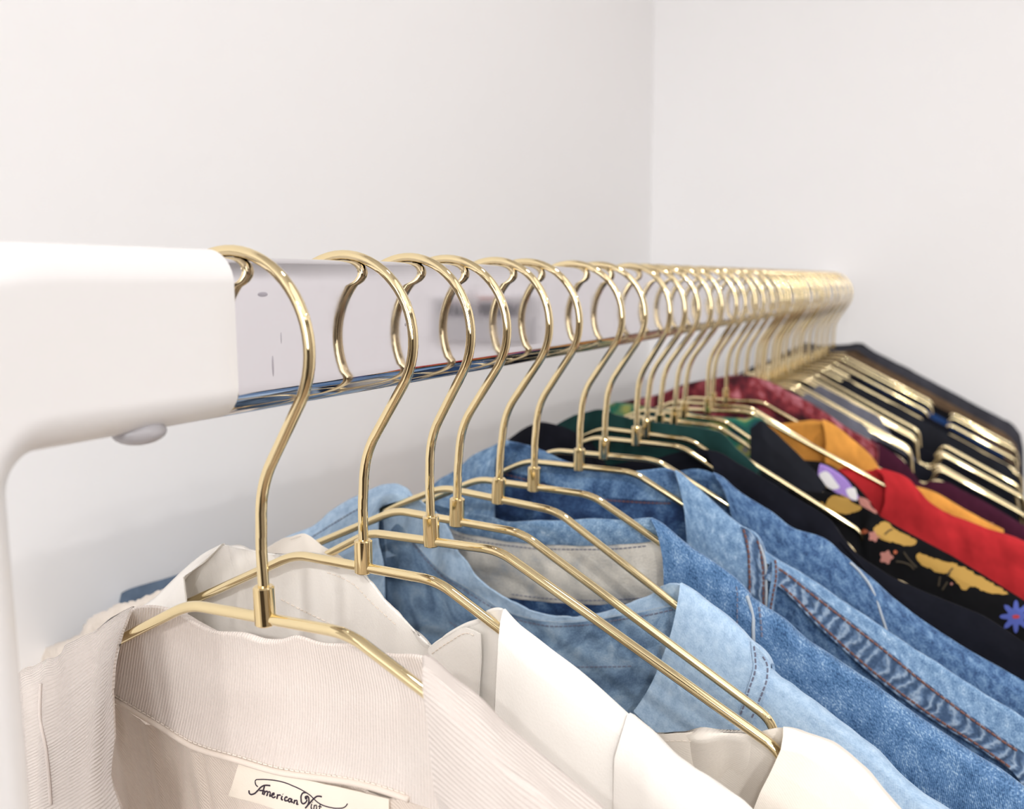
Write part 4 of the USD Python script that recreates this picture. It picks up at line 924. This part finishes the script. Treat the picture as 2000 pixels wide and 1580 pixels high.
for x, y, r_ in ((1984, 1204, 24),):
    poly = [(x + r_ * (1 + .35 * math.cos(8 * a)) * math.cos(a), y + r_ * (1 + .35 * math.cos(8 * a)) * math.sin(a)) for a in np.linspace(0, 2 * math.pi, 48, endpoint=False)]
    print_patch(g, ff, poly, 'print_blue', 'printed_flower', label='blue flower print')
    print_patch(g, ff, [(x + 8 * math.cos(a), y + 4 * math.sin(a)) for a in np.linspace(0, 6.28, 12, endpoint=False)], 'print_red', 'flower_centre', off=.0007)
for pl_ in ([(1750, 1096), (1775, 1102), (1792, 1128)], [(1765, 1078), (1782, 1100), (1796, 1112)], [(1836, 1126), (1832, 1150)], [(1850, 1136), (1840, 1152)], [(1728, 1044), (1744, 1034), (1756, 1044)], [(1850, 1124), (1862, 1108), (1868, 1104)]):
    stitch(g, ff, pl_, 'print_stem', .006, .0, .0005, 'printed_stem', None, .0008)

# ---- 12: black satin lapels
g = garment('satin_blazer', 'black satin blazer with a sharp lapel in front of the mustard collar', 'blazer', 12)
lp = [row(12, [(1466, 838), (1476, 830), (1487, 822), (1500, 833), (1530, 861), (1560, 889), (1590, 921), (1612, 950)], .0), row(12, [(1466, 860), (1485, 855), (1510, 875), (1540, 903), (1570, 932), (1606, 962)], -.003), row(12, [(1466, 895), (1490, 900), (1530, 930), (1580, 965), (1604, 985)], -.005), row(12, [(1466, 930), (1530, 980), (1600, 1030)], -.006)]
cloth(g, 'lapel', [back(12, lp[0], .004, -.02), back(12, lp[0], .002, -.003)] + lp, 'black_satin', 50, 36, (.0008, 50., 50., 4), .0011, drop=.3, k=12)
body(g, 12, 'black_satin', nw=.16, W=.29, lift=-.004, dipf=.12, dipb=.10, th=.006)

# ---- 13: teal print blouse
g = garment('printed_blouse', 'blouse printed in teal, violet and yellow, behind the green velvet', 'blouse', 13)
r = row(13, [(1190, 792), (1205, 786), (1240, 791), (1290, 799), (1340, 806), (1400, 815), (1450, 818), (1480, 815), (1494, 824)], (.0, .005, .005, .0))
cloth(g, 'back_panel', [back(13, r, .005, -.02), back(13, r, .0025, -.003), r, r + np.array([0, 0, -.02]) + hframe(13)[2] * .002, r + np.array([0, 0, -.06]) + hframe(13)[2] * .003], 'teal_print', 60, 30, None, .0009, drop=.3, k=13)
r = row(13, [(1545, 900), (1575, 900), (1598, 902), (1613, 906), (1654, 932), (1690, 969), (1716, 1006), (1760, 1040)], .001)
_, vf = cloth(g, 'right_front', [back(13, r, .005, -.02), back(13, r, .0025, -.003), r, r + np.array([0, 0, -.015]) - hframe(13)[2] * .004, r + np.array([0, 0, -.06]) - hframe(13)[2] * .006], 'black_cotton', 50, 30, None, .0009, drop=.3, k=13)
print_patch(g, vf, [(1602, 906), (1614, 910), (1650, 934), (1668, 956), (1678, 972), (1664, 978), (1640, 966), (1612, 946), (1598, 928)], 'print_lilac', 'printed_petal')
print_patch(g, vf, [(1600, 926), (1612, 920), (1632, 940), (1640, 952), (1628, 956), (1606, 940)], 'print_white', 'printed_petal', off=.0007)
print_patch(g, vf, [(1652, 956), (1666, 952), (1674, 966), (1674, 978), (1662, 974)], 'print_white', 'printed_petal', off=.0007)
print_patch(g, vf, [(1676, 970), (1690, 974), (1712, 1002), (1706, 1006), (1684, 992)], 'print_pink', 'printed_petal')
print_patch(g, vf, [(1598, 938), (1612, 942), (1618, 952), (1600, 950)], 'print_gold', 'printed_petal')
print_patch(g, vf, [(1572, 948), (1590, 950), (1594, 964), (1576, 966)], 'print_blue', 'printed_petal')
body(g, 13, 'teal_print', nw=.15, W=.18, lift=-.004, dipf=.10, dipb=.07, th=.005)

# ---- 14: red blouse
g = garment('red_blouse', 'bright red crepe blouse with a standing open collar', 'blouse', 14)
ci = row(14, [(1630, 945), (1645, 935), (1660, 930), (1692, 920), (1715, 918), (1738, 932)], (.004, .006, .001))
cloth(g, 'collar_inside', [back(14, ci, .004, -.02), back(14, ci, .002, -.003), ci, row(14, [(1640, 965), (1690, 965), (1742, 965)], .006), row(14, [(1660, 1000), (1700, 1010), (1742, 1015)], .006)], 'red_crepe', 30, 24, None, .001, drop=.3, k=14)
ff = [rowf(14, [(1707, 917), (1722, 917), (1741, 922), (1770, 936), (1794, 960), (1814, 982), (1858, 1005), (1930, 1033), (2000, 1059), (2090, 1092)], .001), rowf(14, [(1722, 926), (1745, 938), (1780, 962), (1820, 1000), (1870, 1024), (1940, 1050), (2090, 1110)], -.003),
      rowf(14, [(1729, 948), (1760, 970), (1800, 1005), (1850, 1040), (1930, 1075), (2090, 1145)], -.005), rowf(14, [(1728, 980), (1760, 1010), (1810, 1045), (1870, 1075), (1950, 1110), (2090, 1180)], -.006), rowf(14, [(1718, 1008), (1760, 1035), (1830, 1075), (1920, 1125), (2090, 1215)], -.007)]
_, rf = cloth(g, 'right_front', [backc(14, ff[0], .006, -.02), backc(14, ff[0], .003, -.003)] + ff, 'red_crepe', 70, 44, (.0025, 50., 20., 4), .001, drop=.35, k=14)
fc = [row(14, [(1812, 982), (1840, 997), (1858, 1006), (1868, 1022), (1872, 1045)], (-.002, -.003)), row(14, [(1800, 1005), (1835, 1024), (1860, 1045), (1873, 1070)], (-.006, -.0065)), row(14, [(1800, 1040), (1840, 1065), (1874, 1098)], (-.008, -.0085))]
cloth(g, 'collar_tip', fc, 'red_crepe', 24, 24, None, .0009)
body(g, 14, 'red_crepe', nw=.13, W=.28, lift=-.004, dipf=.12, dipb=.08, th=.005)

# ---- 15: mustard blouse
g = garment('mustard_blouse', 'mustard yellow blouse with an open collar behind the black satin lapel', 'blouse', 15)
ci = row(15, [(1470, 842), (1482, 836), (1494, 832), (1530, 828), (1566, 823), (1590, 821), (1612, 824)], (.003, .005, .001))
cloth(g, 'collar_inside', [back(15, ci, .004, -.02), back(15, ci, .002, -.003), ci, row(15, [(1470, 870), (1540, 862), (1618, 855)], .006), row(15, [(1470, 930), (1560, 920), (1625, 900)], .007), row(15, [(1500, 980), (1600, 970), (1660, 950)], .007)], 'mustard', 40, 30, None, .001, drop=.3, k=15)
ff = [rowf(15, [(1605, 820), (1612, 822), (1625, 828), (1660, 856), (1689, 880), (1706, 898), (1718, 916), (1760, 942), (1814, 958), (1890, 999), (1960, 1035)], .001), rowf(15, [(1610, 840), (1640, 862), (1680, 895), (1720, 930), (1780, 965), (1850, 1000), (1960, 1055)], -.003),
      rowf(15, [(1613, 862), (1650, 892), (1700, 930), (1770, 975), (1960, 1080)], -.005), rowf(15, [(1612, 890), (1650, 925), (1720, 975), (1960, 1110)], -.006)]
cloth(g, 'right_front', [backc(15, ff[0], .005, -.02), backc(15, ff[0], .0025, -.003)] + ff, 'mustard', 60, 36, (.001, 50., 20., 4), .001, drop=.3, k=15)
body(g, 15, 'mustard', nw=.16, W=.29, lift=-.003, dipf=.10, dipb=.07, th=.005)

# ---- 16: rose printed top
g = garment('rose_printed_top', 'dark red top with a pink rose print, behind the mustard blouse', 'top', 16)
r = row(16, [(1195, 790), (1240, 780), (1290, 770), (1330, 753), (1380, 742), (1455, 733), (1500, 745), (1540, 765), (1600, 798), (1650, 833), (1700, 862), (1716, 872)], (.0, .004, .0))
cloth(g, 'back_panel', [back(16, r, .005, -.02), back(16, r, .0025, -.003), r, r + np.array([0, 0, -.02]) + hframe(16)[2] * .001, r + np.array([0, 0, -.06])], 'rose_print', 70, 30, None, .0009, drop=.3, k=16)
body(g, 16, 'rose_print', nw=.14, W=.28, lift=-.003, dipf=.05, dipb=.02, th=.005)

# ---- 17: burgundy blouse
g = garment('burgundy_blouse', 'dark burgundy blouse lying along the red blouse', 'blouse', 17)
ff = [rowf(17, [(1700, 856), (1715, 866), (1735, 880), (1756, 893), (1779, 918), (1795, 940), (1805, 947), (1817, 940), (1843, 942), (1880, 959), (1916, 977), (2000, 1027), (2090, 1078)], .001), rowf(17, [(1700, 880), (1740, 905), (1770, 935), (1805, 965), (1843, 968), (1916, 1003), (2090, 1105)], -.003), rowf(17, [(1700, 910), (1760, 950), (1810, 990), (1860, 1005), (2090, 1150)], -.005)]
_, bf = cloth(g, 'right_front', [backc(17, ff[0], .005, -.02), backc(17, ff[0], .0025, -.003)] + ff, 'burgundy', 70, 36, None, .001, drop=.35, k=17)
print_patch(g, bf, [(1922, 1020), (1940, 1022), (1942, 1034), (1926, 1034)], 'print_pink', 'printed_dot')
body(g, 17, 'burgundy', nw=.17, W=.28, lift=-.004, dipf=.10, dipb=.07, th=.005)

# ---- 18-33: the dark clothes at the far end
HID = dict(lift=.0045, fw=.0032)
FAR = [(18, 'slate_camisole', 'camisole', 'slate grey satin camisole just behind the burgundy blouse', 'slate_satin', dict(nw=.06, W=.185, lift=-.006, dipf=.03, dipb=.015)),
       (19, 'narrow_camisole', 'camisole', 'slate grey camisole whose narrow strap hides its hanger', 'slate_satin', dict(nw=.06, W=.13, **HID)),
       (20, 'black_vest', 'vest', 'black vest whose shoulder drops below the notched hanger tips', 'black_jersey', dict(nw=.15, W=.30, lift=-.010)),
       (21, 'slate_blouse', 'blouse', 'slate grey satin blouse, farther of the two slate pieces', 'slate_satin', dict(nw=.06, W=.185, lift=-.006, dipf=.03, dipb=.015)),
       (22, 'charcoal_vest', 'vest', 'charcoal grey vest right behind the farther slate grey blouse', 'slate_satin', dict(nw=.06, W=.14, **HID)),
       (24, 'black_tunic', 'tunic', 'black tunic two places behind the slate grey satin blouse', 'black_jersey', dict(nw=.10, W=.31, lift=-.010)),
       (26, 'dark_dress', 'dress', 'near-black dress in the last third of the rail', 'black_satin', dict(nw=.07, W=.30, **HID)),
       (28, 'black_cardigan', 'cardigan', 'black cardigan just before the navy one', 'black_jersey', dict(nw=.07, W=.31, **HID)),
       (30, 'navy_cardigan', 'cardigan', 'navy blue cardigan below the brown jacket shoulder', 'navy_cotton', dict(nw=.09, W=.285, lift=-.010)),
       (31, 'black_jacket', 'jacket', 'black jacket behind the navy cardigan', 'black_cotton', dict(nw=.09, W=.24, lift=-.003)),
       (32, 'brown_jacket', 'jacket', 'brown wool jacket with a sloping shoulder, last but one on the rail', 'brown_wool', dict(nw=.045, W=.31, lift=.008, th=.012, fw=.0032, dipf=.01, dipb=.006)),
       (33, 'charcoal_jacket', 'jacket', 'charcoal jacket at the very far end of the rail', 'charcoal', dict(nw=.045, W=.315, lift=.017, th=.012, fw=.0032, dipf=.01, dipb=.006))]
for k, nm, ct, lb, mt, kw in FAR:
    g = garment(nm, lb, ct, k)
    body(g, k, mt, **{**dict(th=.006, dipf=.04, dipb=.015), **kw})
